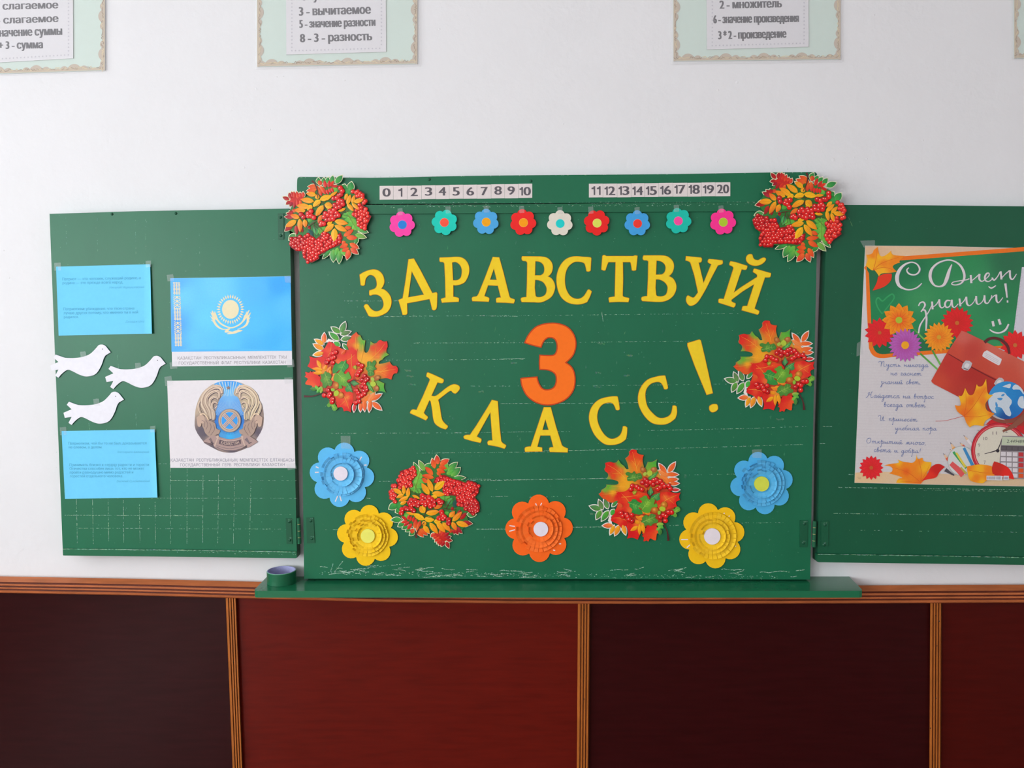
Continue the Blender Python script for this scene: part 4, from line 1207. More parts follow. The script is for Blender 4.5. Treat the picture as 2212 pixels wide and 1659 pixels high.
B_plates = [
 ("535,762c 600,775 690,760 750,720 830,760 1030,800c 1100,900 1000,1000 850,1100 830,1170 720,1260 710,1310 620,1365c 560,1300 500,1270 445,1240c 480,1140 520,1070 540,1040 560,980 590,920 570,860 545,800", [(600,800,RM),(700,820,(232,60,30)),(800,800,(226,40,26)),(900,830,(240,80,30)),(700,900,(232,70,30)),(620,980,RM),(600,1010,(230,90,40)),(640,1100,RM),(560,1150,(214,24,30)),(600,1220,(236,80,40)),(680,1280,RM),(500,1220,RM),(780,1080,(240,110,50)),(900,900,RM)], RM),
 ("1245,785c 1400,770 1490,795 1585,785c 1560,850 1578,905c 1510,940 1530,1015c 1430,1040 1300,1080 1210,1020 1200,900", [(1300,800,(230,50,30)),(1340,860,(242,120,50)),(1450,880,(240,90,40)),(1550,820,RM),(1520,900,RM),(1480,980,(224,40,30)),(1260,940,(226,50,30)),(1400,800,RM),(1280,1020,(240,90,40))], RM),
 ("700,1330c 735,1440 715,1535c 800,1520 885,1553c 920,1480 960,1390 1000,1330 960,1260 850,1220 760,1240", [(720,1500,RM),(800,1440,(214,20,30)),(880,1520,RM),(860,1300,(240,110,40)),(940,1280,(244,150,50)),(780,1300,RM)], RM),
 ("1050,1330c 960,1440 980,1475 958,1492 990,1520 982,1580 1030,1565 1060,1582 1090,1530 1150,1560 1185,1555 1200,1450 1245,1462 1245,1410 1180,1330", [(1040,1380,RM),(1000,1520,(228,50,30)),(1080,1480,(230,60,30)),(1160,1500,(238,84,30)),(1200,1420,(240,90,40)),(1140,1360,(224,40,30))], RM),
]
B_oak = [
 ("720,935c 775,930 800,895 850,895 890,930 940,960 960,1010 900,1030 950,1080 965,1130 900,1145 850,1130 800,1140 785,1110 800,1060 750,1010 755,980", (58,160,66), [(740,950),(960,1030)]),
 ("1100,850 1130,830 1255,785c 1240,840 1250,890 1200,920 1180,900 1130,900", (60,150,80), [(1120,880),(1240,800)]),
 ("915,885 950,865 1000,835 1035,840 1050,880 1085,900 1100,870 1140,870 1165,910 1150,980 1190,960 1210,1010 1150,1050 1110,1060 1080,1110 1020,1115 960,1090 950,1050 905,1020 930,970 960,930", (120,186,52), [(960,1060),(1090,900)]),
 ("960,1190 1020,1150 1070,1170 1100,1130 1180,1150 1170,1200 1220,1240 1200,1280 1140,1290 1100,1330 1060,1310 1000,1330 990,1290 940,1260 960,1230", (98,156,56), [(960,1270),(1180,1170)]),
 ("690,470 730,450 790,470 830,435 860,480 920,465 950,500 960,540 930,570 880,575 840,610 800,590 760,595 720,590 715,540 740,520 700,500", (86,150,56), [(720,560),(940,520)]),
 ("1430,1040 1470,1060 1530,1010 1575,1040 1575,1085 1510,1115 1530,1155 1500,1190 1450,1160 1420,1170 1480,1100", (128,190,60), [(1430,1130),(1560,1050)]),
 ("1060,540 1220,440c 1180,520 1100,585", (64,160,72), [(1080,560),(1200,460)]),
 ("1045,790c 1100,690c 1145,780c 1090,840c", (40,130,80), [(1095,820),(1100,710)]),
 ("800,770 870,760 850,810 820,820", (190,170,30), [(810,800),(860,770)]),
]
WO = (238, 150, 110)
B_white = [  # leaflets with the white cut edge
 (285,1060,105,1005,96,(92,160,70),(70,130,80)),(315,1060,252,905,80,(100,160,80),(90,120,80)),(400,1045,345,885,84,(96,170,80),(84,120,80)),(290,1075,212,1218,88,GM,(80,130,70)),(410,1085,298,1245,92,GM,(60,150,70)),(470,1010,560,915,60,(70,150,70),(60,140,70)),(500,1060,450,1160,80,GN,GN),
 (480,1320,316,1325,84,(250,150,50),(236,90,60)),(505,1320,436,1468,76,YM,YM),(585,1320,514,1484,88,YM,(244,140,40)),(640,1310,692,1472,80,(250,160,60),YM),
 (1350,480,1235,315,82,(244,124,48),(234,88,44)),(1385,455,1498,292,86,(244,116,44),(236,96,52)),(1350,485,1548,492,76,(244,124,44),(236,90,40)),(1345,590,1545,565,80,(244,128,44),(238,92,44)),(1400,640,1558,635,70,(244,130,56),(234,84,50)),(1440,740,1568,740,56,(230,80,60),(214,40,60)),(1390,520,1215,425,100,(244,130,60),(244,150,80)),(1400,640,1250,500,120,(246,120,40),(246,140,60))]
B_plain = [(920,1280,830,1250,60,YM,YT),(890,1335,765,1410,66,YO,YT),(920,1300,915,1478,62,YO,YT),(965,1300,990,1455,66,YO,YT),(960,1230,850,1170,60,(246,130,50),YT),(1000,1180,900,1180,50,OR_,YM),(1010,1120,940,1090,50,OR_,YM),(1100,1130,1000,1120,50,(244,110,40),YM),
 (1210,1300,1310,1370,70,GL,GN),(1250,1370,1250,1485,66,(80,150,60),(60,130,60)),(1190,1400,1270,1340,50,GL,GL),(640,1020,560,960,60,(230,100,50),(236,80,30)),(1190,1300,1320,1300,60,(180,190,80),GL)]
B_ber = [(800,675),(775,735),(870,690),(905,720),(955,738),(965,625),(1010,575),(1040,605),(1035,665),(1095,620),(1150,585),(1140,655),(1190,570),(1210,625),(1255,600),(1290,645),(1215,730),(1255,700),(1325,685),(1390,675),(1420,725),
 (615,1120),(640,1172),(720,1178),(790,1150),(745,1225),(795,1250),(700,1140),(1390,1105),(1440,1110),(1255,1190),(1345,1170),(1310,1150),(1340,1245)]
def bouquet_maple(label, group):
    rnd = random.Random(9)
    t = thing('autumn_cutout', FB[0]+1380/FB[2], FB[1]+1570/FB[2], HB+.002, label, 'autumn cutout', group)
    hb = HB+.004
    m = M()
    for x0, y0, x1, y1, w, c0, c1 in B_white:
        m.plate([lens_loop(FB, x0, y0, x1, y1, w*.92, 1.7)], HB+.003, hb, (240, 234, 226))
    m.plate([loop("440,1120c 470,1300c 400,1250c 420,1180c", FB, k=1)], HB+.003, hb, (240, 234, 226))
    m.plate([loop("320,880c 380,880c 420,960c 320,960c", FB, k=1)], HB+.003, hb, (240, 234, 240))
    o = m.build('card_edge', PRINT, t); o['kind'] = 'stuff'
    conv = lambda s: [(FB[0]+x/FB[2], FB[1]+y/FB[2], c) for x, y, c in s]
    l = loop(B_big, FB, k=3)
    M().plate([l], HB+.0005, hb+.0004, ORM, side=(200, 130, 90), seeds=conv(B_seeds), grid=4.2).build('maple_leaf', PRINT, t)
    M().plate([loop("560,980c 900,800c 1300,650c 1450,800c 1480,1100c 1350,1200c 1200,1330c 900,1350c 700,1300c", FB, k=1)], HB+.0005, hb+.0006, (190, 60, 30)).build('card_core', PRINT, t)
    for i, (s, seeds, col) in enumerate(B_plates):
        M().plate([loop(s, FB, k=3)], HB+.001, hb+.0008+i*.0001, col, side=(150, 20, 20), seeds=conv(seeds), grid=4.5).build('maple_leaf', PRINT, t)
    m = M()
    for pts in ([(880,440,9),(850,300,6),(800,120,2)],[(870,380,6),(930,250,2)],[(860,350,5),(780,250,2)],[(700,560,9),(540,420,6),(390,330,2)],[(620,480,5),(610,380,2)],[(600,470,5),(470,480,2)],[(720,700,8),(560,680,6),(420,700,3)],[(560,780,6),(400,810,5),(280,810,2)],
                [(620,860,5),(760,850,6),(900,820,2)],[(760,960,7),(700,880,5),(620,800,2)],[(480,1200,2),(600,1200,6),(700,1240,3)],[(1240,1000,3),(1360,900,7),(1540,820,2)],[(1360,900,5),(1300,810,2)],[(1400,900,5),(1480,970,2)]):
        m.stroke(pts, hb+.0016, (248, 176, 60), FB)
    m.build('leaf_vein', PRINT, t)
    for i, (x0, y0, x1, y1, w, c0, c1) in enumerate(B_white):
        m = M(); lens_leaf(m, FB, x0, y0, x1, y1, w*.9, c0, c1, hb+.0011+(i % 6)*.00006, fold=.0004); m.build('leaf', PRINT, t)
    for i, (x0, y0, x1, y1, w, c0, c1) in enumerate(B_plain):
        m = M(); lens_leaf(m, FB, x0, y0, x1, y1, w, c0, c1, hb+.0019+(i % 6)*.00006, fold=.0004); m.build('leaf', PRINT, t)
    for i, (s, c, rib) in enumerate(B_oak):
        l = loop(s, FB, k=3)
        cx_, cy_ = sum(p[0] for p in l)/len(l), sum(p[1] for p in l)/len(l)
        m = M().plate([l], hb+.0012, hb+.0024+i*.00008, c, side=mixc(c, (0,0,0), .3), seeds=[(cx_, cy_, mixc(c, (200,220,90), .25))]+[(p[0], p[1], mixc(c, (10,80,40), .25)) for p in l[::3]], grid=4.5)
        (ax, ay), (bx, by) = rib
        m.stroke([(ax, ay, 7), (bx, by, 3)], hb+.0026+i*.00008, mixc(c, (230,240,130), .5), FB, smooth=False)
        for q in (.3, .5, .7):
            px, py = ax+(bx-ax)*q, ay+(by-ay)*q
            dx, dy = (bx-ax)*.16, (by-ay)*.16
            for s_ in (-1, 1):
                m.stroke([(px, py, 5), (px+dx-dy*s_*1.5, py+dy+dx*s_*1.5, 2)], hb+.0026+i*.00008, mixc(c, (230,240,130), .4), FB, smooth=False)
        m.build('oak_leaf', PRINT, t)
    for cx_, cy_, rx, ry, ro, c in ((975,415,56,42,.9,(196,110,50)),(1150,410,52,42,-.3,(206,120,66)),(1315,985,58,54,-.9,(232,140,30)),(1165,1070,64,48,.1,(226,124,32))):
        q = circle(FB[0]+cx_/FB[2], FB[1]+cy_/FB[2], rx/FB[2], 20, ry/FB[2], ro)
        u_, v_ = FB[0]+(cx_-12)/FB[2], FB[1]+(cy_-14)/FB[2]
        M().plate([q], hb+.002, hb+.0032, c, side=mixc(c, (60,20,0), .4), seeds=[(u_, v_, mixc(c, (255,225,150), .5))]+[(p[0], p[1], mixc(c, (110,50,10), .35)) for p in q[::2]], grid=2.6).build('acorn', PRINT, t)
    for cx_, cy_, rx, ry, ro, c in ((1005,482,36,28,-.6,(170,190,70)),(1082,468,44,48,.2,(180,200,60)),(1288,1052,52,40,.3,(178,200,50)),(1236,1112,26,34,.2,(140,190,60))):
        q = circle(FB[0]+cx_/FB[2], FB[1]+cy_/FB[2], rx/FB[2], 18, ry/FB[2], ro)
        M().plate([q], hb+.0025, hb+.0037, c, side=mixc(c, (40,60,0), .4)).build('acorn_cup', PRINT, t)
    for pts in ([(1285,1250,9),(1330,1330,14),(1372,1440,20),(1385,1570,38)],[(1330,1330,8),(1290,1240,5)],[(1085,860,12),(1045,800,8),(1040,740,5)],[(1085,860,12),(1140,790,8),(1155,740,5)],[(1085,900,12),(1085,850,12)],[(660,1150,7),(740,1160,7),(830,1165,5)],[(1040,700,6),(1050,800,6)],[(1280,1250,8),(1300,1180,6)],[(1380,1130,6),(1350,1210,6)]):
        M().stroke(pts, hb+.0036, (84, 30, 34), FB).build('twig', PRINT, t)
    for x, y in B_ber: berry(t, x, y, 41, hb+.0037+rnd.random()*.0005, FB, rnd.choice((0, 0, 1)))
    return t
maple = bouquet_maple('maple and viburnum card cutout at the bottom, above the right yellow flower', GRA)
T1, T2 = (1443, 1168.2), (1273.9, 1093.3)
place_copy(maple, T1, T2, (1735.7, 886.5), (1566, 818.7), 'maple and viburnum card cutout at the right edge, beside the exclamation mark')
place_copy(maple, T1, T2, (656.3, 855.8), (745.6, 695.7), 'maple and viburnum card cutout at the left edge, stem pointing left')

# ------------------------------------------------------------------ sheets and doves on the left wing
def bil(c, s, t):
    (ax, ay), (bx, by), (cx_, cy_), (dx, dy) = c          # TL TR BR BL
    return ((ax*(1-s)+bx*s)*(1-t)+(dx*(1-s)+cx_*s)*t, (ay*(1-s)+by*s)*(1-t)+(dy*(1-s)+cy_*s)*t)
def sheet(corners, h, col, curl=None, nx=24, ny=14, thick=.0006, side=None):
    """sheet of paper with gently lifting edges"""
    m = M()
    cur = curl or (lambda s, t: 0.0)
    for j in range(ny+1):
        for i in range(nx+1):
            s, t = i/nx, j/ny
            u, v = bil(corners, s, t)
            m.v.append(P(u, v, h+cur(s, t))); m.c.append(lin(col))
    for j in range(ny):
        for i in range(nx):
            a = j*(nx+1)+i
            m.f.append((a, a+nx+1, a+nx+2, a+1))
    edge = [i for i in range(nx+1)]+[j*(nx+1)+nx for j in range(1, ny+1)]+[ny*(nx+1)+i for i in range(nx-1, -1, -1)]+[j*(nx+1) for j in range(ny-1, 0, -1)]
    b = len(m.v); sc = lin(side or col)
    for k in edge:
        m.v.append(m.v[k].copy()); m.v.append(m.v[k]+Vector((0, thick, 0))); m.c += [sc, sc]
    n = len(edge)
    for i in range(n):
        j = (i+1) % n
        m.f.append((b+2*i, b+2*j, b+2*j+1, b+2*i+1))
    return m
def smooth01(x):
    x = max(0, min(1, x)); return x*x*(3-2*x)

HS0 = HB+.001
INKB = (88, 178, 214)
def quote(corners, f, lines, label):
    uc, vc = bil(corners, .5, .5)
    t = thing('paper_sheet', uc, vc, HS0, label, 'paper sheet', 'blue quotation sheets')
    cur = lambda s, t_: .0065*smooth01((s-.955)/.045)*(.5+.5*t_)+.001*smooth01((.06-s)/.06)
    sheet(corners, HS0+.0006, (112, 208, 250), cur).build('sheet', MATTE, t, smooth=True)
    for s, x0, y0, x1, y1, cap, it in lines:
        m = M(); text(m, s, x0, y0, x1, y1, cap, HS0+.0008, INKB if not it else (96, 190, 226), f, bold=.02 if not it else 0, shear=.22 if it else 0)
        m.build('printed_line', MATTE, t)
    (ax, ay), (bx, by) = corners[0], corners[1]
    tape_bit(t, [(ax-4, ay-8), (ax+10, ay-9), (ax+11, ay+8), (ax-3, ay+9)], .0022)
    tape_bit(t, [(bx-10, by-7), (bx+2, by-8), (bx+2, by+6), (bx-9, by+7)], .009)
quote([(121,576),(324.2,570.7),(328,720.6),(126.6,725)], (110,560,9.617), [
 ('Патриот — это человек, служащий родине, а',235,440,1865,412,58,0),('родина — это прежде всего народ.',240,520,1500,503,58,0),('Николай Чернышевский',1210,608,1935,598,46,1),
 ('Патриотизм: убеждение, что твоя страна',260,1062,1730,1045,58,0),('лучше других потому, что именно ты в ней',262,1145,1810,1125,58,0),('родился.',268,1225,575,1222,56,0),('Джордж Шоу',1545,1318,1940,1310,46,1)],
 'light blue quotation sheet above the doves, upper left of the left wing')
quote([(133,931.1),(333.7,927.5),(340,1074.6),(140.3,1077.7)], (120,915,9.617), [
 ('Патриотизм, чей бы то ни был, доказывается',265,437,1890,430,56,0),('не словом, а делом.',272,515,970,513,54,0),('Виссарион Белинский',1285,615,1935,610,46,1),
 ('Принимать близко к сердцу радости и горести',288,884,1940,880,56,0),('Отечества способен лишь тот, кто не может',290,962,1845,958,56,0),('пройти равнодушно мимо радостей и',295,1040,1615,1036,56,0),('горестей отдельного человека.',300,1118,1400,1114,56,0),('Василий Сухомлинский',1270,1218,1955,1215,46,1)],
 'light blue quotation sheet below the doves, lower left of the left wing')

FD = (105, 735, 8.508)
DOVE = "1140,222c 1090,160 1050,110 1010,85 970,78 920,90 880,135 830,190 770,245 690,285 580,315 430,327 300,322c 220,295 130,262c 90,318c 180,400c 30,465c 55,560c 180,540c 122,650c 180,690c 250,610 345,545 430,565 560,630 680,665 800,650 880,605 940,520 985,420 1015,330 1050,275c"
for dx, dy, lab in ((0, 0, 'white paper dove cutout highest at the wing edge, tail over the wall'), (1010, 208, 'white paper dove cutout nearest the flag sheet, beak pointing right'), (243, 868, 'white paper dove cutout lowest of the three, above the lower blue sheet')):
    q = [(p[0], p[1]) for p in loop(DOVE, FD)]
    q = [(x+dx/FD[2], y+dy/FD[2]) for x, y in q]
    uc, vc = FD[0]+(600+dx)/FD[2], FD[1]+(400+dy)/FD[2]
    t = thing('paper_dove', uc, vc, HB+.003, lab, 'paper dove', 'white doves on the left wing')
    M().plate([q], HB+.0025, HB+.0036, (238, 238, 246), side=(150, 170, 230)).build('body', PAPER, t)
    M().plate([circle(uc+390/FD[2], vc-238/FD[2], 1.2, 10)], None, HB+.0038, (110, 104, 120)).build('eye', MATTE, t)
    tape_bit(t, [(uc-3, vc-22), (uc+9, vc-23), (uc+12, vc-8), (uc-1, vc-8)], .0042)

# flag sheet ------------------------------------------------------
FF = (355, 590, 7.628)
fc = [(367.8,601.1),(627.7,596.6),(631,788.6),(371.8,791.5)]
t = thing('paper_sheet', 499, 695, HS0, 'glossy sheet with a blue flag, sun and eagle, right half of the left wing', 'paper sheet')
sheet(fc, HS0+.0006, (232, 230, 236)).build('sheet', MATTE, t)
seeds = [(400,640,(84,196,255)),(380,610,(60,170,245)),(470,620,(90,200,255)),(560,620,(60,180,250)),(600,615,(28,164,246)),(620,660,(70,190,250)),(560,700,(60,188,252)),(500,740,(66,192,255)),(430,735,(74,192,252)),(372,700,(40,150,240)),(374,755,(50,165,240)),(590,735,(44,178,248)),(620,750,(60,186,250)),(540,755,(50,178,246)),(450,690,(80,200,255))]
M().plate([[(367.9,601.2),(627.6,596.7),(630.3,757.8),(370.4,760)]], None, HS0+.0009, None, seeds=seeds, grid=8).build('printed_flag_field', PRINT, t)
CRM = (238, 228, 190)
m = M()
m.plate([circle(497.9, 668.3, 18.2, 32, 20.3)], None, HS0+.0012, CRM)
m.build('printed_sun', MATTE, t)
m = M()
for i in range(32):
    a = 2*math.pi*i/32
    q = []
    for r, s in ((1.22, 0), (1.30, .62), (1.42, .62), (1.66, 0), (1.42, -.62), (1.30, -.62)):
        aa = a+s*math.pi/32
        q.append((497.9+18.2*r*math.sin(aa), 668.3-20.3*r*math.cos(aa)*.97))
    m.plate([q], None, HS0+.0012, CRM)
o = m.build('printed_sun_rays', MATTE, t); o['kind'] = 'stuff'
FE = (440, 630, 16.59)
m = M()
for pts in ([(300,690,20),(345,820,120),(375,930,130),(370,1050,80),(450,1190,80),(560,1290,60),(700,1350,35),(880,1345,14)],
            [(400,710,20),(425,880,100),(500,1020,60),(620,1150,55),(780,1240,50),(960,1295,40),(1120,1262,45),(1300,1165,50),(1420,1040,60),(1500,900,120),(1570,770,70),(1638,660,16)],
            [(245,735,8),(320,860,56)],[(320,680,8),(370,850,56)],[(240,880,8),(340,1000,56)],[(270,1010,8),(370,1090,50)],[(1530,710,8),(1520,850,60)],
            [(1690,745,8),(1590,920,90),(1580,1060,80),(1540,1170,80),(1440,1260,60),(1330,1310,30),(1210,1352,12)],[(1680,920,8),(1590,1020,50)],[(1650,1040,8),(1570,1120,50)],[(1580,1160,8),(1500,1220,40)],
            [(960,1300,20),(860,1370,90),(770,1440,50),(900,1440,50),(1050,1445,14)],[(830,1515,16),(960,1490,66),(1130,1450,96),(1260,1405,90),(1395,1395,12)],[(1250,1370,30),(1330,1420,60)]):
    m.stroke(pts, HS0+.0012, CRM, FE)
m.build('printed_eagle', MATTE, t)
m = M()   # national ornament strip along the hoist
def orn(s, k): return (373.6+s*15.6+k*4.2, 609.5+k*139.5)
for rep in range(5):
    k0 = rep*.2
    full = rep % 2 == 0
    def q4(a, b, c, d):
        m.plate([[orn(*a), orn(*b), orn(*c), orn(*d)]], None, HS0+.0012, CRM)
    if full:
        for i in range(9):
            k = k0+.002+i*.0215
            q4((0,k),(1,k+.004),(1,k+.012),(0,k+.008)); 
            for s in (.08,.42,.76): q4((s,k),(s+.16,k),(s+.12,k+.02),(s+.02,k+.02))
    else:
        for i in range(3):
            k = k0+.01+i*.062
            q4((.5,k),(.72,k+.022),(.5,k+.044),(.28,k+.022)); q4((.0,k+.02),(.45,k+.05),(.4,k+.06),(.0,k+.03)); q4((1,k+.02),(.55,k+.05),(.6,k+.06),(1,k+.03))
            q4((.0,k+.045),(.12,k+.045),(.2,k+.07),(.04,k+.07)); q4((1,k+.045),(.88,k+.045),(.8,k+.07),(.96,k+.07)); q4((.05,k-.004),(.3,k+.01),(.25,k+.02),(.02,k+.008)); q4((.95,k-.004),(.7,k+.01),(.75,k+.02),(.98,k+.008))
m.build('printed_ornament', MATTE, t)
CAPC = (150, 146, 152)
for s, x0, y0, x1, y1 in (('ҚАЗАҚСТАН  РЕСПУБЛИКАСЫНЫҢ  МЕМЛЕКЕТТІК  ТУЫ',220,1425,2012,1408),('ГОСУДАРСТВЕННЫЙ  ФЛАГ  РЕСПУБЛИКИ  КАЗАХСТАН',238,1507,1998,1492)):
    m = M(); text(m, s, x0, y0, x1, y1, 50, HS0+.00075, CAPC, FF); m.build('printed_line', MATTE, t)
for c in (((360,594),(374,592),(376,606),(362,608)), ((614,596),(629,595),(629,611),(616,610)), ((366,783),(382,781),(383,796),(368,797)), ((618,778),(634,776),(636,792),(621,794))):
    tape_bit(t, c, .0022)

# emblem sheet ----------------------------------------------------
FG = (355, 810, 7.628)
gc = [(361,822.5),(632.7,819.4),(638,1011),(368,1010.6)]
t = thing('paper_sheet', 500, 915, HS0, 'white sheet with a round bronze and blue state emblem, under the flag sheet', 'paper sheet')
sheet(gc, HS0+.0006, (232, 228, 232)).build('sheet', MATTE, t)
FM = (410, 815, 9.76)
def pf(l): return [(FM[0]+x/FM[2], FM[1]+y/FM[2], c) for x, y, c in l]
he = HS0+.0009
BR1, BR2, BR3, BLU = (196, 176, 154), (152, 134, 126), (100, 92, 104), (92, 172, 240)
M().plate([loop("290,1360c 120,1100 108,850 140,600 260,330 480,150 700,85 840,78 1000,95 1200,180 1400,400 1530,620 1560,850 1530,1080 1400,1310c 1425,1355c 1390,1380c 1200,1490 1000,1570 840,1590 650,1565 490,1490 300,1385c", FM, k=3)], None, he, None,
          seeds=pf([(150,700,BR1),(300,400,BR1),(400,800,BR2),(250,1100,BR3),(330,1200,BR3),(400,1300,BR2),(700,1500,BR2),(900,1550,BR3),(1100,1480,BR2),(1300,1300,BR2),(1450,1150,BR3),(1540,800,BR2),(1400,500,(226,210,160)),(1250,300,BR1),(840,1400,BR2),(200,950,BR2),(1480,950,BR2),(500,1400,BR3),(1200,1400,BR3)]), grid=6).build('printed_emblem_ground', MATTE, t)
M().plate([loop("500,150c 600,100 720,80 860,78 1000,98 1150,165c 1060,190 940,260 930,370 1010,420 1060,520 1080,600 1100,700 1160,780 1150,900 1130,1050 1060,1130 1080,1250 840,1310 620,1250 640,1130 550,1050 520,900 510,780 560,690 590,560 640,450 700,370 710,270 640,190", FM, k=3)], None, he+.0001, None,
          seeds=pf([(840,120,(70,160,240)),(840,300,(120,195,245)),(820,480,(120,185,240)),(700,600,(110,170,235)),(600,900,(60,130,215)),(1080,900,(60,130,215)),(840,1200,(60,180,240)),(980,600,(110,170,235)),(700,1200,(80,160,220)),(1000,1200,(80,160,220))]), grid=6).build('printed_blue_field', MATTE, t)
m = M()
for x in (500, 560, 615, 680, 745, 805, 870, 930, 990, 1050): m.stroke([(x, 95 if 560 < x < 1040 else 150, 14), ((x-830)*.45+835, 400, 3)], he+.0002, (226, 236, 226), FM, smooth=False)
for i in range(76):
    a = 2*math.pi*i/76
    if abs(math.sin(a)) < .25 and math.cos(a) < 0: pass
    r1 = 250 if math.cos(a) < .2 else 255
    r2 = 310 if math.cos(a) < .2 else 420
    m.stroke([(835+r1*math.sin(a), 905-r1*math.cos(a), 9), (835+r2*math.sin(a), 905-r2*math.cos(a), 5)], he+.0002, (56, 116, 200) if math.cos(a) < .4 else (150, 196, 236), FM, smooth=False)
o = m.build('printed_rays', MATTE, t); o['kind'] = 'stuff'
def mir(p): return (1670-p[0]+5, p[1], p[2])
FEATH = [[(410,900,60),(340,720,95),(262,560,95),(290,390,95),(400,260,90),(540,200,90),(650,230,80),(680,340,50)],
         [(450,880,56),(420,700,64),(350,560,70),(350,440,66),(430,340,60),(540,290,56),(620,330,50),(615,440,26)],
         [(500,900,50),(485,720,56),(425,580,60),(430,470,54),(500,420,50),(570,430,44),(600,470,16)],
         [(515,880,36),(520,760,36),(470,640,44),(470,560,40),(530,520,34),(590,560,14)],
         [(250,800,40),(200,700,50),(180,600,40),(210,500,20)]]
for side in (0, 1):
    m = M()
    for i, q in enumerate(FEATH):
        q = [mir(p) for p in q] if side else q
        m.stroke([(x+6, y+10, w*1.16) for x, y, w in q], he+.0003+i*.0002, (88, 78, 90), FM)
        m.stroke(q, he+.0004+i*.0002, BR1 if not side else (222, 206, 168), FM, col2=(226, 200, 178))
        m.stroke([(x+w*.18, y, w*.14) for x, y, w in q], he+.00045+i*.0002, (150, 126, 116), FM)
        m.stroke([(x-w*.2, y, w*.10) for x, y, w in q], he+.00045+i*.0002, (240, 226, 206), FM)
    m.stroke([((1675-545) if side else 545, 625, 60), ((1675-560) if side else 560, 640, 60)], he+.0016, (226, 200, 180), FM, smooth=False)
    m.build('printed_wing', MATTE, t)
    m = M()
    hs = "390,900 460,930 540,980 560,1080 640,1110c 620,1180 560,1210 500,1240 420,1260c 330,1180 290,1080 260,1010 280,930 300,850 340,820"
    hd = "140,850c 190,810 240,790 300,820 310,900 290,970 240,970c 240,1010 215,1045 170,1030 155,960"
    for s, c in ((hs, (176, 152, 138)), (hd, (200, 172, 154))):
        l = loop(s, FM)
        if side: l = [(2*(FM[0]+837.5/FM[2])-x, y) for x, y in l][::-1]
        m.plate([l], None, he+.0018, c)
    for q in ([(210,790,22),(290,770,26),(350,820,24),(390,900,18)],[(250,900,8),(300,940,8),(310,1050,8)],[(340,900,8),(380,1000,8),(340,1100,8)],[(420,960,8),(450,1050,8),(400,1180,8)],[(500,1000,8),(520,1100,8),(440,1220,8)]):
        q = [mir(p) for p in q] if side else q
        m.stroke(q, he+.0019, (232, 206, 176) if q[0][2] > 10 else (112, 92, 98), FM)
    m.build('printed_horse', MATTE, t)
m = M()
for r, c, dh in ((240,(150,132,126),0),(228,BR1,.0001),(196,(140,120,118),.0002),(186,(214,190,166),.0003),(172,(60,160,240),.0004)):
    m.plate([circle(FM[0]+838/FM[2], FM[1]+912/FM[2], r/FM[2], 36, r*1.04/FM[2])], None, he+.0021+dh, c)
for sx in (-1, 1):
    for d in (-30, 0, 30):
        m.stroke([(838-sx*118+d*.7, 912-128-sx*d*.7, 22), (838+sx*118+d*.7, 912+128-sx*d*.7, 22)], he+.0027+(.00005 if sx > 0 else 0), (206, 180, 160), FM, smooth=False)
        m.stroke([(838-sx*118+d*.7+14, 912-128-sx*d*.7, 5), (838+sx*118+d*.7+14, 912+128-sx*d*.7, 5)], he+.00275+(.00005 if sx > 0 else 0), (140, 110, 110), FM, smooth=False)
m.build('printed_shield', MATTE, t)
m = M()
st = [(FM[0]+(810+(50 if i % 2 == 0 else 22)*math.sin(math.pi*i/5))/FM[2], FM[1]+(222-(50 if i % 2 == 0 else 22)*math.cos(math.pi*i/5))/FM[2]) for i in range(10)]
m.plate([st], None, he+.0010, (150, 128, 120))
m.build('printed_star', MATTE, t)
m = M()
m.plate([loop("285,1365c 300,1335 420,1250c 560,1225c 640,1262 840,1305 1050,1265 1110,1215c 1290,1255c 1425,1350c 1410,1375 1220,1490c 1200,1430c 1000,1540 840,1550 650,1530 520,1470c 480,1400c", FM)], None, he+.0021, (176, 150, 144))
for q, c in (([(560,1470,10),(700,1530,12),(840,1545,14),(1000,1530,12),(1180,1470,10)],(108,96,106)),([(560,1440,8),(840,1505,10),(1150,1440,8)],(122,108,114)),([(600,1290,8),(700,1325,10),(840,1340,10),(980,1325,10),(1090,1290,8)],(206,180,166)),
             ([(420,1290,60),(500,1400,10)],(130,112,114)),([(560,1270,30),(600,1240,26),(520,1450,24)],(206,180,164)),([(1120,1270,30),(1090,1240,26),(1160,1450,24)],(206,180,164)),([(1180,1290,70),(1260,1400,20)],(126,112,118)),([(300,1365,12),(380,1385,12),(480,1430,10)],(120,96,100)),([(440,1360,20),(500,1410,14)],(80,70,80)),([(1240,1400,14),(1300,1370,14)],(80,70,80))):
    m.stroke(q, he+.0022, c, FM)
m.plate([loop("630,1310c 735,1345 840,1358 950,1345 1075,1310c 1080,1400c 950,1440 840,1450 735,1438 610,1400c", FM)], None, he+.0023, (104, 88, 96))
for i, ch in enumerate('ҚАЗАҚСТАН'):
    k = (i-4)/4; x = 848+k*180; y = 1432-28*k*k
    text(m, ch, x-19, y-6*k*-1, x+19, y+6*k*-1, 64, he+.0025, (206, 182, 168), FM, bold=.03)
m.build('printed_ribbon', MATTE, t)
for s, x0, y0, x1, y1 in (('ҚАЗАҚСТАН  РЕСПУБЛИКАСЫНЫҢ  МЕМЛЕКЕТТІК  ЕЛТАҢБАСЫ',105,1427,2138,1425),('ГОСУДАРСТВЕННЫЙ  ГЕРБ  РЕСПУБЛИКИ  КАЗАХСТАН',262,1507,1985,1500)):
    m = M(); text(m, s, x0, y0, x1, y1, 50, HS0+.00075, (140, 140, 156), FG); m.build('printed_line', MATTE, t)
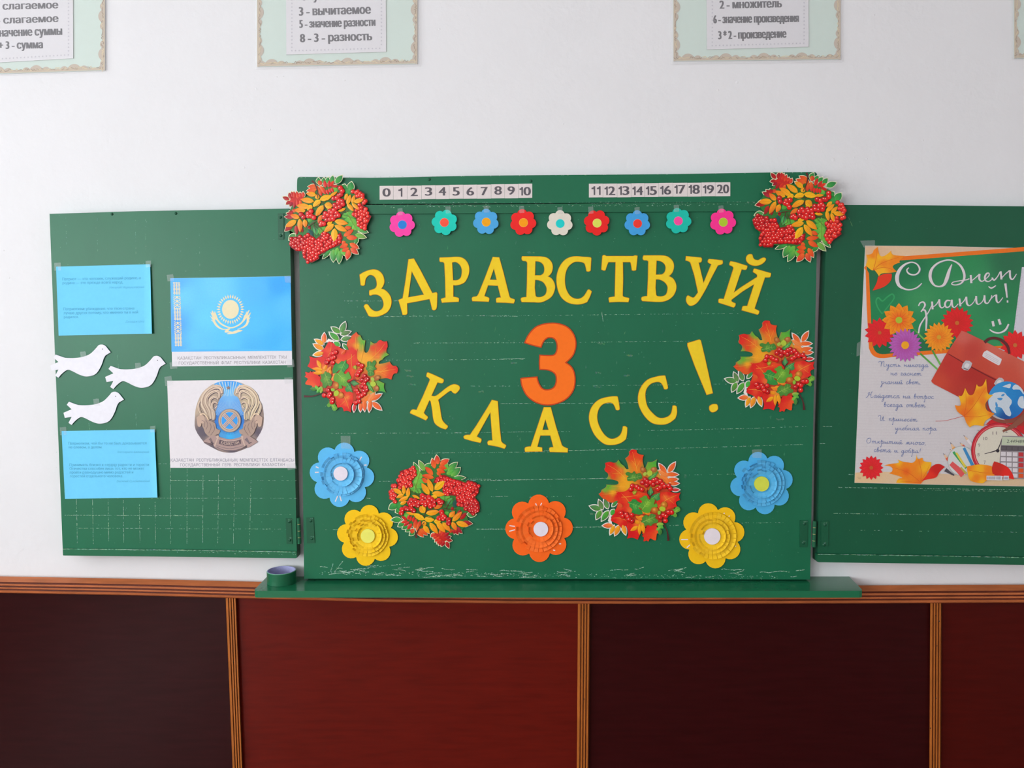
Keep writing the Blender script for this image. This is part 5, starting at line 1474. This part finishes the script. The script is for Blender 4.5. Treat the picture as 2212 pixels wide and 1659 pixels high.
for c in (((355,814),(370,812),(374,832),(357,834)), ((614,816),(631,815),(632,828),(616,829)), ((618,1003),(638,1000),(641,1012),(622,1016))):
    tape_bit(t, c, .0022)

# ------------------------------------------------------------------ posters with arithmetic terms high on the wall
LACE = (206, 186, 156)
def math_poster(label, film, card, paper, lines, f):
    """film/card/paper: (x_left, x_right, v_bottom_left, v_bottom_right) in photo pixels"""
    top = -104
    def quad(q, ins=0):
        xl_, xr_, bl, br = q
        return [(xl_-1, top), (xr_-1, top-4), (xr_, br), (xl_, bl)]
    uc = (card[0]+card[1])/2
    t = thing('wall_poster', uc, 20, .004, label, 'poster', 'laminated arithmetic posters')
    M().plate([quad(card)], .001, .003, (214, 232, 222)).build('mint_card', MATTE, t)
    xl_, xr_, bl, br = card
    rnd = random.Random(int(uc))
    def prof(s, per=82.0):
        # repeating three-lobed scallop
        k = (s % per)/per
        d = 5.5
        for c0, hh, ww in ((.5, 9.5, .17), (.24, 5.5, .10), (.76, 5.5, .10)):
            d += hh*max(0, 1-((k-c0)/ww)**2)**.75
        return d
    m = M()
    pts_out, pts_in = [], []
    Lb = xr_-xl_
    step = 1.8
    n = int(Lb/step)
    o_, i_ = [], []
    for k in range(n+1):
        s = k*step
        kk = s/Lb
        vb = bl+(br-bl)*kk
        o_.append((xl_+s, vb-1)); i_.append((xl_+s, vb-1-prof(s+10)))
    for k in range(n):
        b = len(m.v)
        m.v += [P(*o_[k], .0036), P(*i_[k], .0036), P(*i_[k+1], .0036), P(*o_[k+1], .0036)]
        m.c += [lin(LACE), lin((200, 184, 166)), lin((200, 184, 166)), lin(LACE)]
        m.f.append((b, b+3, b+2, b+1))
    for side in (0, 1):
        x = xl_ if side == 0 else xr_
        vb = bl if side == 0 else br
        sg = 1 if side == 0 else -1
        n2 = int((vb-top)/step)
        for k in range(n2):
            q = []
            for s in (k*step, (k+1)*step):
                q.append(((x, vb-s), (x+sg*prof(s+6)*.95, vb-s)))
            b = len(m.v)
            m.v += [P(*q[0][0], .0038), P(*q[0][1], .0038), P(*q[1][1], .0038), P(*q[1][0], .0038)]
            m.c += [lin(LACE), lin((200, 184, 166)), lin((200, 184, 166)), lin(LACE)]
            m.f.append((b, b+1, b+2, b+3) if side == 0 else (b+3, b+2, b+1, b))
    # darker lace thread
    for k in range(int(Lb/5)):
        s = k*5; vb = bl+(br-bl)*s/Lb-4
        m.stroke([(xl_+s, vb-rnd.uniform(0, 5), 1.0), (xl_+s+3, vb-rnd.uniform(0, 6), 1.3), (xl_+s+6, vb-rnd.uniform(0, 5), .8)], .0041, rnd.choice([(170,146,108),(236,214,160),(150,124,90),(226,206,158)]))
    for side in (0, 1):
        x = (xl_+5) if side == 0 else (xr_-5)
        for k in range(int((bl-top)/5)):
            v = bl-8-k*5
            m.stroke([(x+rnd.uniform(-2,2), v, 1.0), (x+rnd.uniform(-3,3), v-3, 1.3), (x+rnd.uniform(-2,2), v-6, .8)], .0041, rnd.choice([(170,146,108),(236,214,160),(150,124,90),(226,206,158)]))
    m.build('lace_border', MATTE, t)
    if paper:
        M().plate([quad(paper)], .0042, .0056, (232, 230, 234), side=(190, 205, 195)).build('white_sheet', MATTE, t)
        m = M()
        a, b, c, d = paper
        def star(x, y, r=2.2):
            m.plate([[(x+(r if i % 2 == 0 else r*.45)*math.sin(math.pi*i/5), y-(r if i % 2 == 0 else r*.45)*math.cos(math.pi*i/5)) for i in range(10)]], None, .0059, (196, 194, 204))
        x = a+12
        while x < b-8:
            star(x, c-8+(d-c)*(x-a)/(b-a)); x += 7.9
        v = c-16
        while v > -10:
            star(a+12, v); star(b-10, v+(d-c)); v -= 7.9
        o = m.build('printed_star_row', MATTE, t); o['kind'] = 'stuff'
        for s, x0, y0, x1, y1, cap in lines:
            m = M(); text(m, s, x0, y0, x1, y1, cap, .0058, (66, 64, 72), f, bold=.09); m.build('printed_line', MATTE, t)
    M().plate([quad(film)], .0062, .0068, (240, 240, 242)).build('laminate_film', FILM, t)
    return t
math_poster('laminated poster about addition, mint with lace border, leftmost at the top',
  (-122, 230, 167, 155), (-117, 226.5, 163, 152), (-54, 158, 138, 126),
  [('2 - слагаемое',-105,-25,465,-43,60),('2 - слагаемое',-100,80,465,66,60),('3 - слагаемое',-90,192,467,174,60),('5 - значение суммы',-130,296,497,277,68),('2 + 3 - сумма',-65,392,343,384,64)][1:], (0, 0, 3.687))
math_poster('laminated poster about subtraction, mint with lace border, second from left',
  (551.5, 908, 149, 143), (555.6, 901.5, 144, 138), (618.5, 834, 118, 112),
  [('8 - уменьшаемое',560,2,1110,-12,72),('3 - вычитаемое',537,125,1112,108,72),('5 - значение разности',540,222,1148,206,66),('8 - 3 - разность',545,337,1122,320,70)], (500, 0, 3.687))
math_poster('laminated poster about multiplication, mint with lace border, third from left',
  (1449.5, 1820, 139, 134), (1455, 1815.6, 132, 128.5), (1526.7, 1747, 107, 101),
  [('3 - множитель',418,-32,780,-38,50),('2 - множитель',420,51,788,43,50),('6 - значение произведения',383,137,888,129,50),('3 * 2 - произведение',412,231,815,221,50)], (1400, 0, 2.724))
math_poster('laminated poster with lace border, cut off by the right picture edge',
  (2186, 2550, 129, 126), (2191, 2545, 126, 122), (2262, 2480, 98, 95), [('6 - делимое', 2290*2.724-3813.6, 60, 2450*2.724-3813.6, 55, 50)], (1400, 0, 2.724))

# ------------------------------------------------------------------ school poster on the right wing
Q1, Q2, Q3, Q4, Q5 = (1740, 430, 4.483), (1860, 520, 6.284), (1840, 650, 5.946), (1840, 770, 7.214), (2000, 770, 5.722)
Q6 = (1840, 960, 5.946)
t = thing('school_poster', 2060, 790, HB+.001, 'large first of September poster with briefcase, globe, clock and verse on the right wing', 'poster')
h0 = HB+.001
M().plate([loop("1869,530.5c 2040,532c 2290,537.5c 2285,1052c 2040,1047.5c 1846,1043c 1857,790c", k=1)], HB+.0003, h0, (214, 209, 211), side=(205, 225, 190)).build('poster_sheet', POSTER, t)
m = M()
for i in range(40):
    v = 775+i*6.1
    m.stroke([(1857-(v-775)*.04, v, .35), (2240, v+4, .35)], h0+.0001, (204, 196, 202), smooth=False)
o = m.build('ruled_lines', POSTER, t); o['kind'] = 'stuff'
m = M()
m.plate([loop("1869,531c 2040,532.5c 2284,538c 2284,545c 1953,556c 1871,600c", k=1)], None, h0+.00015, None, seeds=[(1880,540,(224,186,150)),(1960,545,(228,196,160)),(2060,545,(216,190,166)),(2200,540,(210,190,170))], grid=7)
m.build('printed_wood_strip', POSTER, t); m = M()
m.plate([loop("1847.5,1021c 1900,1019 2010,1022 2080,1026 2150,1026 2284,1032 2285,1051.5c 2040,1047c 1846.3,1042.5c", k=2)], None, h0+.00015, None, seeds=[(1860,1035,(232,196,150)),(1950,1038,(226,196,160)),(2050,1040,(222,192,160)),(2150,1040,(226,196,156)),(2250,1040,(220,190,160))], grid=7)
m.build('printed_wood_strip', POSTER, t)
out = loop("1870,583c 1869,575 1953,553.5c 2195,535c 2240,533 2250,545 2258,735c 2255,750 2240,752 2161,752 2045.6,763c 1929.6,771c 1901,773.5 1885,767 1877,752c 1872,660c", k=3)
M().plate([out], None, h0+.0003, (240, 118, 26)).build('printed_frame', POSTER, t)
inn = loop("1877,590c 1877,570 1953,562c 2195,544c 2232,543 2240,552 2247,730c 2240,742 2225,743 2045,754.5c 1929,763c 1905,765 1892,760 1884.5,745c", k=3)
M().plate([inn], None, h0+.0004, None, seeds=[(1890,600,(36,110,72)),(1960,575,(30,120,76)),(2080,570,(44,140,84)),(2180,560,(40,110,74)),(1900,660,(30,134,80)),(1990,650,(58,150,92)),(2100,620,(60,152,96)),(2060,680,(46,148,88)),(2170,650,(40,130,80)),(2190,700,(42,140,86)),(1960,700,(40,140,84)),(1900,755,(30,104,64)),(2010,755,(34,112,70)),(2150,740,(50,150,92))], grid=8).build('printed_green_board', POSTER, t)
M().plate([loop("2207.5,577c 2262,575c 2262,735c 2188.6,725c", k=1)], None, h0+.0005, (214, 212, 222)).build('printed_ruler', POSTER, t)
m = M()
for i in range(44):
    v = 582+i*3.3; u = 2207-(v-577)*.128
    m.stroke([(u+.5, v, .4), (u+(5 if i % 5 == 0 else 3), v+.2, .4)], h0+.0006, (150, 146, 165), smooth=False)
o = m.build('ruler_marks', POSTER, t); o['kind'] = 'stuff'
m = M(); m.stroke([(740,1110,12),(700,1050,14),(683,990,14),(705,955,14),(745,988,14),(790,950,14),(840,920,14),(858,960,12),(800,1040,12),(742,1112,8)], h0+.0006, (52, 160, 96), Q1); m.build('printed_heart', POSTER, t)

WHT = (226, 218, 220)
WRITE = [
 [(648,365,12),(620,400,16),(650,447,22),(720,463,18),(775,435,20),(795,380,24),(755,315,18),(680,292,16),(590,325,26),(520,400,42),(487,500,52),(510,600,42),(580,650,24),(660,665,16),(740,645,16),(790,612,18),(825,575,8)],
 [(1232,320,10),(1195,410,38),(1165,510,50),(1125,595,34),(1060,622,18),(990,600,24),(945,530,40),(938,450,42),(970,370,30),(1050,300,22),(1170,262,18),(1270,280,20),(1350,340,28),(1395,430,34),(1400,510,30),(1360,575,20),(1290,600,14),(1232,590,14),(1250,562,12),(1350,542,12),(1430,530,14),(1470,515,12)],
 [(1488,465,26),(1497,575,28)],[(1500,545,10),(1550,505,12),(1605,455,16)],[(1608,450,26),(1605,520,26),(1640,552,16),(1690,520,10)],
 [(1690,520,10),(1735,475,14),(1735,440,14),(1700,450,22),(1680,500,26),(1695,545,20),(1740,550,12),(1795,505,10)],
 [(1775,500,16),(1805,535,20),(1850,490,12),(1885,425,14)],[(1895,415,24),(1905,525,26)],[(1905,510,10),(1960,450,12),(2015,405,14)],[(2020,402,24),(2025,500,26),(2060,522,16),(2110,450,8)],
 [(780,885,14),(800,845,16),(845,832,20),(868,870,24),(845,920,16),(812,965,16)],[(830,945,12),(868,945,22),(888,1040,26),(885,1150,22),(880,1225,14)],[(975,840,10),(925,950,12),(868,1040,14),(800,1150,20),(780,1255,18)],
 [(962,825,24),(972,930,26)],[(972,905,10),(1025,860,12),(1060,800,14)],[(1062,795,24),(1068,880,26),(1100,912,14),(1150,870,10)],
 [(1215,815,14),(1165,812,20),(1138,860,26),(1160,905,20),(1205,885,14),(1228,810,14)],[(1232,800,24),(1238,880,24),(1270,905,12),(1320,855,10)],
 [(1335,785,24),(1348,890,26)],[(1348,865,10),(1395,820,12),(1425,765,14)],[(1428,760,24),(1438,855,26),(1475,880,14),(1530,830,10),(1560,760,12)],
 [(1562,750,24),(1568,840,26),(1600,862,14),(1650,820,10),(1672,750,12)],[(1675,740,24),(1682,830,26),(1715,850,14),(1755,800,10),(1775,740,12)],
 [(1735,820,8),(1790,760,12),(1820,740,14)],[(1835,730,24),(1840,815,26),(1870,838,14),(1925,770,8)],[(1730,620,12),(1770,643,20),(1830,608,10)],
 [(1958,580,32),(1982,772,18)],[(1978,825,30),(1998,825,30)],
 [(1785,1092,32),(1800,1162,32)],[(1868,1065,32),(1892,1138,32)],[(1745,1205,14),(1800,1240,22),(1880,1250,18),(1960,1210,26),(2003,1130,20)]]
m = M()
for nm, part in (('printed_capital', WRITE[:1]), ('printed_word', WRITE[1:9]), ('printed_word', WRITE[9:27]), ('printed_smiley', WRITE[27:])):
    m = M()
    for s in part: m.stroke([(x+6, y+3, w) for x, y, w in s], h0+.0007, (112, 122, 142), Q2)
    for s in part: m.stroke(s, h0+.0009, WHT, Q2)
    m.build(nm, POSTER, t)

def daisy(f, cx_, cy_, r, n, c0, c1, cc, cr_, lab, rx=1.0, h=.0011):
    m = M()
    for j, (off, rr) in enumerate(((0, 1.0), (.5, .74))):
        for i in range(n):
            a = 2*math.pi*(i+off)/n
            lens_leaf(m, f, cx_+cr_*.4*math.sin(a)*rx, cy_-cr_*.4*math.cos(a), cx_+r*rr*math.sin(a)*rx, cy_-r*rr*math.cos(a), 2*math.pi*r/n*(1.0 if n < 15 else 1.1), c0, c1, h0+h+j*.0001+(i % 3)*.00002, rib=mixc(c0, (140,20,20), .2), n=5, fold=.00008)
    m.plate([circle(f[0]+cx_/f[2], f[1]+cy_/f[2], cr_/f[2], 16)], None, h0+h+.00035, cc)
    m.build(lab, POSTER, t)
for q in ([(1030,1240,14),(1160,1370,16)],[(1110,1495,16),(1290,1660,16)],[(1225,1460,16),(1310,1610,18)],[(1425,1320,22),(1385,1440,20)]):
    M().stroke(q, h0+.001, (70, 150, 56), Q1, col2=(120, 190, 90), smooth=False).build('printed_stem', POSTER, t)
m = M(); m.stroke([(2040,0,1),(2040,1,1)], h0, (0,0,0))
daisy(Q1, 718, 1295, 148, 14, (222,40,34), (232,28,40), (196,96,40), 18, 'printed_red_daisy')
daisy(Q1, 905, 1172, 165, 12, (240,88,20), (250,160,24), (176,196,50), 33, 'printed_orange_daisy', h=.0015)
daisy(Q1, 965, 1415, 165, 22, (176,74,160), (190,100,190), (246,170,30), 38, 'printed_violet_daisy', h=.0019)
daisy(Q1, 1468, 1200, 160, 18, (216,34,30), (232,30,36), (206,110,40), 20, 'printed_red_daisy', h=.0013)
daisy(Q1, 1292, 1338, 148, 19, (240,118,20), (252,164,30), (216,160,40), 22, 'printed_orange_daisy', h=.0017)
daisy(Q1, 2030, 1415, 148, 14, (226,40,36), (236,36,40), (200,110,50), 20, 'printed_red_daisy', h=.0012)
daisy(Q6, 250, 300, 158, 16, (222,36,32), (236,34,48), (200,90,40), 24, 'printed_red_daisy', h=.0012)
def mleaf(s, f, seeds, veins, h, name='printed_maple_leaf'):
    m = M().plate([loop(s, f, k=3)], None, h0+h, None, seeds=[(f[0]+x/f[2], f[1]+y/f[2], c) for x, y, c in seeds], grid=3.4)
    for v in veins: m.stroke(v, h0+h+.0001, (226, 96, 20), f)
    m.build(name, POSTER, t)
OY, OO = (250, 184, 30), (244, 136, 26)
mleaf("700,462c 720,545 765,550 830,500c 850,540 960,550c 910,600 920,612c 845,650 885,702c 820,715 740,720 712,750c 670,690 640,690 582,640c 600,590 588,540c 640,530 660,495c", Q1,
      [(690,500,OO),(720,560,OY),(800,560,OY),(900,560,OO),(840,610,OO),(760,620,OO),(860,690,OO),(740,700,OY),(640,600,OY),(610,640,OY),(650,550,OO)], [[(655,690,5),(740,620,5),(900,565,2)],[(655,690,5),(680,600,4),(695,480,2)],[(655,690,5),(760,660,4),(870,695,2)]], .0012)
m = M().plate([loop("835,722c 825,790 760,850 650,886c 680,830 695,790 700,755c 760,725", Q1, k=3)], None, h0+.0015, (232, 58, 30)); m.build('printed_red_leaf', POSTER, t)
# briefcase
M().plate([loop("2076,716c 2088,718 2212,781c 2284,815c 2284,958c 2160,902c 2070,857c 2018,830c 2012,824 2013,820c 2042,768c", k=3)], None, h0+.0020, None,
          seeds=[(2025,825,(206,72,50)),(2060,790,(194,52,44)),(2090,850,(188,56,44)),(2130,870,(180,46,38)),(2080,730,(206,84,68)),(2180,880,(170,50,40)),(2260,900,(190,60,50)),(2100,810,(180,44,36))], grid=7).build('printed_briefcase', POSTER, t)
M().plate([loop("2076,716c 2088,718 2212,781c 2284,815c 2284,868c 2180,832c 2100,792c 2048,763c 2060,740c", k=3)], None, h0+.0023, None,
          seeds=[(2080,722,(212,100,88)),(2150,752,(214,104,86)),(2230,795,(212,104,84)),(2060,760,(206,76,56)),(2120,790,(200,72,52)),(2180,820,(206,80,60)),(2100,760,(196,66,54)),(2250,850,(204,80,60))], grid=7).build('printed_flap', POSTER, t)
m = M().stroke([(2049,764.5,1.6),(2100,794,2.2),(2180,834,2.2),(2284,870,2)], h0+.0022, (120, 26, 26)); m.build('printed_flap_shadow_line', POSTER, t)
m = M().stroke([(1705,535,40),(1760,490,36),(1840,478,34),(1930,510,38),(2000,580,38),(2025,680,30)], h0+.0025, (96, 40, 40), Q3); m.build('printed_handle', POSTER, t)
m = M().plate([loop("2130,758c 2133,757 2163,775 2163.5,778 2160,787 2156,789 2124,771 2122,768 2125,761", k=2)], None, h0+.0026, (226, 222, 226))
for k in (0, 1, 2): m.stroke([(2129+k*-1, 763+k*3.2, .5), (2158+k*-1, 779+k*3.2, .5)], h0+.0027, (190, 150, 160), smooth=False)
m.build('printed_name_label', POSTER, t)
for q in ("2086,778.6 2100,784.5 2091,800.5 2077,794.6", "2158,815.6 2169,821 2160,834 2147,829"):
    m = M().plate([loop(q, k=2)], None, h0+.0026, (196, 192, 196))
    l = loop(q, k=2); c_ = (sum(p[0] for p in l)/len(l), sum(p[1] for p in l)/len(l))
    m.plate([[(c_[0]+(p[0]-c_[0])*.5, c_[1]+(p[1]-c_[1])*.45) for p in l]], None, h0+.0027, (226, 224, 226)); m.stroke([(c_[0]-7, c_[1]+6, 1.4), (c_[0]+3, c_[1]+9, 1.4)], h0+.0028, (92, 80, 88), smooth=False)
    m.build('printed_clasp', POSTER, t)
# globe
m = M()
m.plate([loop("745,840c 830,770 940,790 1000,800 1213,870 1300,850 1300,960 1213,930 1150,880 1000,830 880,830 720,850", Q5, k=2)], None, h0+.0026, (206, 34, 40)); m.plate([loop("1100,880c 1230,850c 1400,900c 1400,1000c 1200,960c", Q5, k=2)], None, h0+.0026, (206, 34, 40))
m.build('printed_bell', POSTER, t)
m = M()
m.stroke([(742,560,30),(750,660,36),(810,750,40),(920,800,40),(1060,800,40),(1180,750,40),(1250,650,30)], h0+.0029, (140, 76, 60), Q5)
m.stroke([(1010,280,30),(1120,280,50),(1250,330,60)], h0+.0021, (120, 48, 40), Q5)
m.stroke([(1240,720,50),(1160,800,70),(1060,870,50),(950,925,20)], h0+.0042, (144, 84, 66), Q5)
m.build('printed_globe_stand', POSTER, t)
cxg, cyg, rg = Q5[0]+1000/Q5[2], Q5[1]+542/Q5[2], 234/Q5[2]
M().plate([circle(cxg, cyg, rg, 40)], None, h0+.0031, None, seeds=[(cxg-15,cyg-20,(50,150,215)),(cxg+10,cyg-10,(36,136,206)),(cxg+10,cyg+25,(30,120,196)),(cxg-25,cyg+10,(90,165,215)),(cxg+30,cyg,(30,130,205)),(cxg,cyg+36,(24,80,150))], grid=4).build('printed_globe', POSTER, t)
m = M()
for s in ("775,560c 790,500 850,450 960,440 1000,480 1060,540 1055,590 1030,630 1055,700 1040,740 985,715 940,640 880,620 855,640 870,700 830,680 790,640", "945,372c 1010,345 1050,340 1040,390 1000,385", "1070,380c 1110,345 1170,380 1210,440c 1205,470 1160,410 1080,410", "1135,560c 1160,500 1205,490c 1225,640c 1180,640 1140,600"):
    m.plate([loop(s, Q5, k=2)], None, h0+.0033, (206, 218, 228))
for s in ("880,520 920,510 950,520 920,545", "940,470 975,460 960,490 930,490", "865,560 890,600 880,640 860,600"):
    m.plate([loop(s, Q5, k=2)], None, h0+.0034, (70, 150, 210))
m.build('printed_continents', POSTER, t)
# clock
cxc, cyc = Q5[0]+905/Q5[2], Q5[1]+1165/Q5[2]
m = M()
for r, c, dh in ((346, (150,24,44), 0), (340, (206,40,56), .0001), (318, (226,110,110), .00015), (306, (190,34,50), .0002), (296, (222,216,198), .0003)):
    m.plate([circle(cxc, cyc, r/Q5[2], 48)], None, h0+.0028+dh, c)
m.build('printed_clock', POSTER, t)
m = M()
for s, x, y in (('11',850,968),('10',735,1035),('9',660,1118),('8',652,1235),('7',730,1330),('12',985,945)):
    w = 24 if len(s) == 1 else 52
    text(m, s, x-w/2, y, x+w/2, y-2, 40, h0+.00325, (128, 118, 118), Q5, fit=True)
m.stroke([(725,1203,6),(800,1185,10),(885,1160,16)], h0+.0033, (50, 44, 52), Q5); m.stroke([(885,1160,14),(920,1080,10),(950,980,5)], h0+.0033, (50, 44, 52), Q5)
m.plate([circle(Q5[0]+888/Q5[2], Q5[1]+1165/Q5[2], 22/Q5[2], 14)], None, h0+.0034, (44, 40, 48))
m.build('printed_dial_marks', POSTER, t)
# calculator
FQ = lambda s: loop(s, Q5, k=1)
m = M().plate([FQ("945,980c 1600,1000c 1600,1530c 1080,1508c 900,1480c 925,1100c")], None, h0+.0036, (150, 142, 146))
m.plate([FQ("945,992c 1600,1012c 1600,1110c 935,1095c")], None, h0+.0037, (196, 206, 178))
m.build('printed_calculator', POSTER, t)
m = M(); text(m, '2.44948974', 1000, 1066, 1270, 1072, 40, h0+.0039, (70, 76, 76), Q5, shear=.15); m.build('printed_display_digits', POSTER, t)
m = M()
m.plate([FQ("932,1102c 1600,1122c 1600,1182c 928,1162c")], None, h0+.00375, (84, 78, 82))
for r in range(6):
    for c in range(7):
        x = 928+c*73; y = 1112+r*66+(c*2.5)
        if x < 905+r*0+0: continue
        if r == 0: col = (98, 92, 96); hh_ = 42
        else:
            col = (222, 216, 220) if c < 3 else ((200, 52, 58) if c == 3 or r < 3 else (226, 88, 40)); hh_ = 52
        if c == 3 and r >= 4: col = (230, 88, 36)
        m.plate([[(Q5[0]+a/Q5[2], Q5[1]+b/Q5[2]) for a, b in ((x, y), (x+60, y+2), (x+59, y+hh_), (x-2, y+hh_-2))]], None, h0+.0039, col)
m.build('printed_key_grid', POSTER, t)
# lens and pencils
m = M()
for x0, y0, x1, y1, w, c in ((215,1195,290,1300,34,(226,92,60)),(300,1060,372,1180,40,(240,160,60)),(418,1062,480,1130,34,(222,90,70)),(462,968,556,1080,32,(232,226,228)),(640,905,690,990,24,(150,90,100)),(295,1145,350,1200,30,(226,110,60))):
    m.stroke([(x1+(x1-x0)*.3, y1+(y1-y0)*.3, w), (x1+(x0-x1)*.45, y1+(y0-y1)*.45, w)], h0+.0013, c, Q5, smooth=False)
    m.stroke([(x1+(x0-x1)*.45, y1+(y0-y1)*.45, w), (x0+(x1-x0)*.18, y0+(y1-y0)*.18, w*.3)], h0+.0013, (232, 196, 160), Q5, smooth=False)
    m.stroke([(x0+(x1-x0)*.18, y0+(y1-y0)*.18, w*.3), (x0, y0, 1)], h0+.0013, (90, 80, 100), Q5, smooth=False)
m.build('printed_pencil_tips', POSTER, t)
m = M().plate([circle(Q5[0]+440/Q5[2], Q5[1]+1290/Q5[2], 172/Q5[2], 34, 184/Q5[2])], None, h0+.0016, (176, 180, 176))
m.plate([circle(Q5[0]+440/Q5[2], Q5[1]+1290/Q5[2], 166/Q5[2], 34, 178/Q5[2])], None, h0+.0017, (214, 218, 216))
m.build('printed_magnifier', POSTER, t)
m = M()
for pts, c in (([(470,1130,34),(580,1350,40)], (60,140,196)), ([(340,1180,30),(500,1380,34)], (60,166,90)), ([(375,1190,24),(490,1370,30)], (226,206,80)), ([(310,1320,60),(400,1400,70),(460,1470,70)], (226,90,90)), ([(430,1370,20),(500,1450,30)], (190,180,80))):
    m.stroke(pts, h0+.0019, c, Q5, smooth=False)
m.build('printed_pencils', POSTER, t)
m = M().stroke([(240,1400,50),(300,1440,26),(350,1470,16)], h0+.0018, (80,76,84), Q5); m.build('printed_glasses', POSTER, t)
mleaf("745,275c 755,380 770,460 830,475c 750,560 735,610 760,670 850,702c 790,760 735,800 712,862c 600,850 545,878c 500,820 470,745 390,680 360,600c 430,600 403,480c 450,480 485,388c 530,470 575,475 600,440 630,340c 650,370 700,360", Q5,
      [(740,300,OY),(720,420,OO),(660,450,OO),(780,480,OY),(700,560,OO),(640,600,OY),(820,700,OO),(720,740,OY),(600,820,OY),(540,760,OO),(480,700,(240,110,20)),(400,620,OO),(440,520,OY),(490,430,OY),(560,560,(240,120,20)),(640,360,OY)], [[(470,740,7),(600,600,6),(740,380,2)],[(470,740,6),(500,580,4),(490,420,2)],[(470,740,6),(640,745,4),(800,715,2)]], .0038)
m = M().stroke([(120,800,5),(250,792,5),(460,738,6)], h0+.0012, (210, 90, 80), Q5); m.build('printed_stalk', POSTER, t)
mleaf("830,118c 850,190 905,170 925,215 1022,228c 1010,300 960,380 1000,420c 930,460 885,507c 700,500 568,492c 600,440 650,430 600,405 478,372c 520,340 510,290 415,270c 500,250 600,235 588,193c 650,220 720,230 780,235 820,200", Q6,
      [(840,150,OY),(860,210,OO),(1000,250,OY),(940,300,OY),(600,220,OY),(700,260,OO),(780,300,OO),(520,280,OO),(560,360,OO),(700,350,(238,100,20)),(620,480,OY),(760,440,OO),(880,480,(240,120,30)),(980,400,OO),(640,420,OO)], [[(885,490,6),(890,330,5),(850,170,2)],[(885,490,6),(720,360,5),(500,290,2)],[(885,480,5),(960,350,4),(1000,260,2)],[(885,490,5),(740,480,3),(620,480,2)]], .0016)
M().plate([loop("1196,290c 1110,250 1020,290 965,390 895,470c 990,445 1080,425 1130,350", Q6, k=3)], None, h0+.0020, None, seeds=[(Q6[0]+1100/Q6[2], Q6[1]+300/Q6[2], (206,30,26)), (Q6[0]+1000/Q6[2], Q6[1]+420/Q6[2], (234,50,30))], grid=3).build('printed_red_leaf', POSTER, t)
mleaf("1478,285c 1600,260 1700,262 1810,290 1830,400 1720,470 1680,500 1600,490 1520,460 1490,380", Q6, [(1500,300,OO),(1520,380,OY),(1640,320,OY),(1760,330,OO),(1600,430,OO),(1680,490,OY),(1750,430,OO)], [[(1500,330,4),(1650,360,5),(1800,370,4)]], .0044, 'printed_orange_leaf')
M().plate([loop("1828,218c 1900,240 2000,290 2060,370 2085,450c 2000,430 1900,400 1810,380c 1800,300", Q6, k=3)], None, h0+.0047, None, seeds=[(Q6[0]+1860/Q6[2], Q6[1]+300/Q6[2], (206,40,26)), (Q6[0]+2000/Q6[2], Q6[1]+380/Q6[2], (234,40,30))], grid=3).build('printed_red_leaf', POSTER, t)
m = M()
m.plate([[(Q6[0]+a/Q6[2], Q6[1]+b/Q6[2]) for a, b in ((1730,402),(1935,405),(1935,462),(1730,458))]], None, h0+.0050, (224, 222, 226))
m.plate([[(Q6[0]+a/Q6[2], Q6[1]+b/Q6[2]) for a, b in ((1950,403),(2018,404),(2016,460),(1948,459))]], None, h0+.0050, (224, 222, 226))
for i in range(18):
    if i != 11: m.stroke([(1742+i*10, 412, 4 if i % 3 else 6), (1741+i*10, 450, 4 if i % 3 else 6)], h0+.0052, (150, 146, 164), Q6, smooth=False)
m.plate([[(Q6[0]+a/Q6[2], Q6[1]+b/Q6[2]) for a, b in ((1960,415),(2008,416),(2006,450),(1958,449))]], None, h0+.0052, (172, 166, 178))
m.build('printed_barcode', POSTER, t)
m = M()
for s, x0, y0, x1, y1 in (('Пусть никогда',430,158,1195,166),('не гаснет',600,292,1090,298),('знаний свет,',445,427,1085,432),('Найдется на вопрос',235,638,1280,660),('всегда ответ',495,782,1150,792),
                          ('И принесёт',420,1003,1025,1015),('учебная пора',670,1147,1325,1155),('Открытий много,',220,1350,1170,1378),('света и добра!',340,1485,1085,1508)):
    m = M(); cursive(m, s, x0, y0, x1, y1, 38, h0+.0010, (104, 124, 178), Q4, 6)
    m.build('printed_verse_line', POSTER, t)
m = M(); m.stroke([(70,420,3),(120,422,3)], h0+.001, (120,90,90), Q6, smooth=False); m.stroke([(80,440,3),(120,440,3)], h0+.001, (120,90,90), Q6, smooth=False); m.build('printed_imprint', POSTER, t)
tape_bit(t, [(1858,520),(1890,519),(1890,534),(1866,535)], .0014)
tape_bit(t, [(1851,742),(1862,735),(1864,765),(1850,770)], .0014)
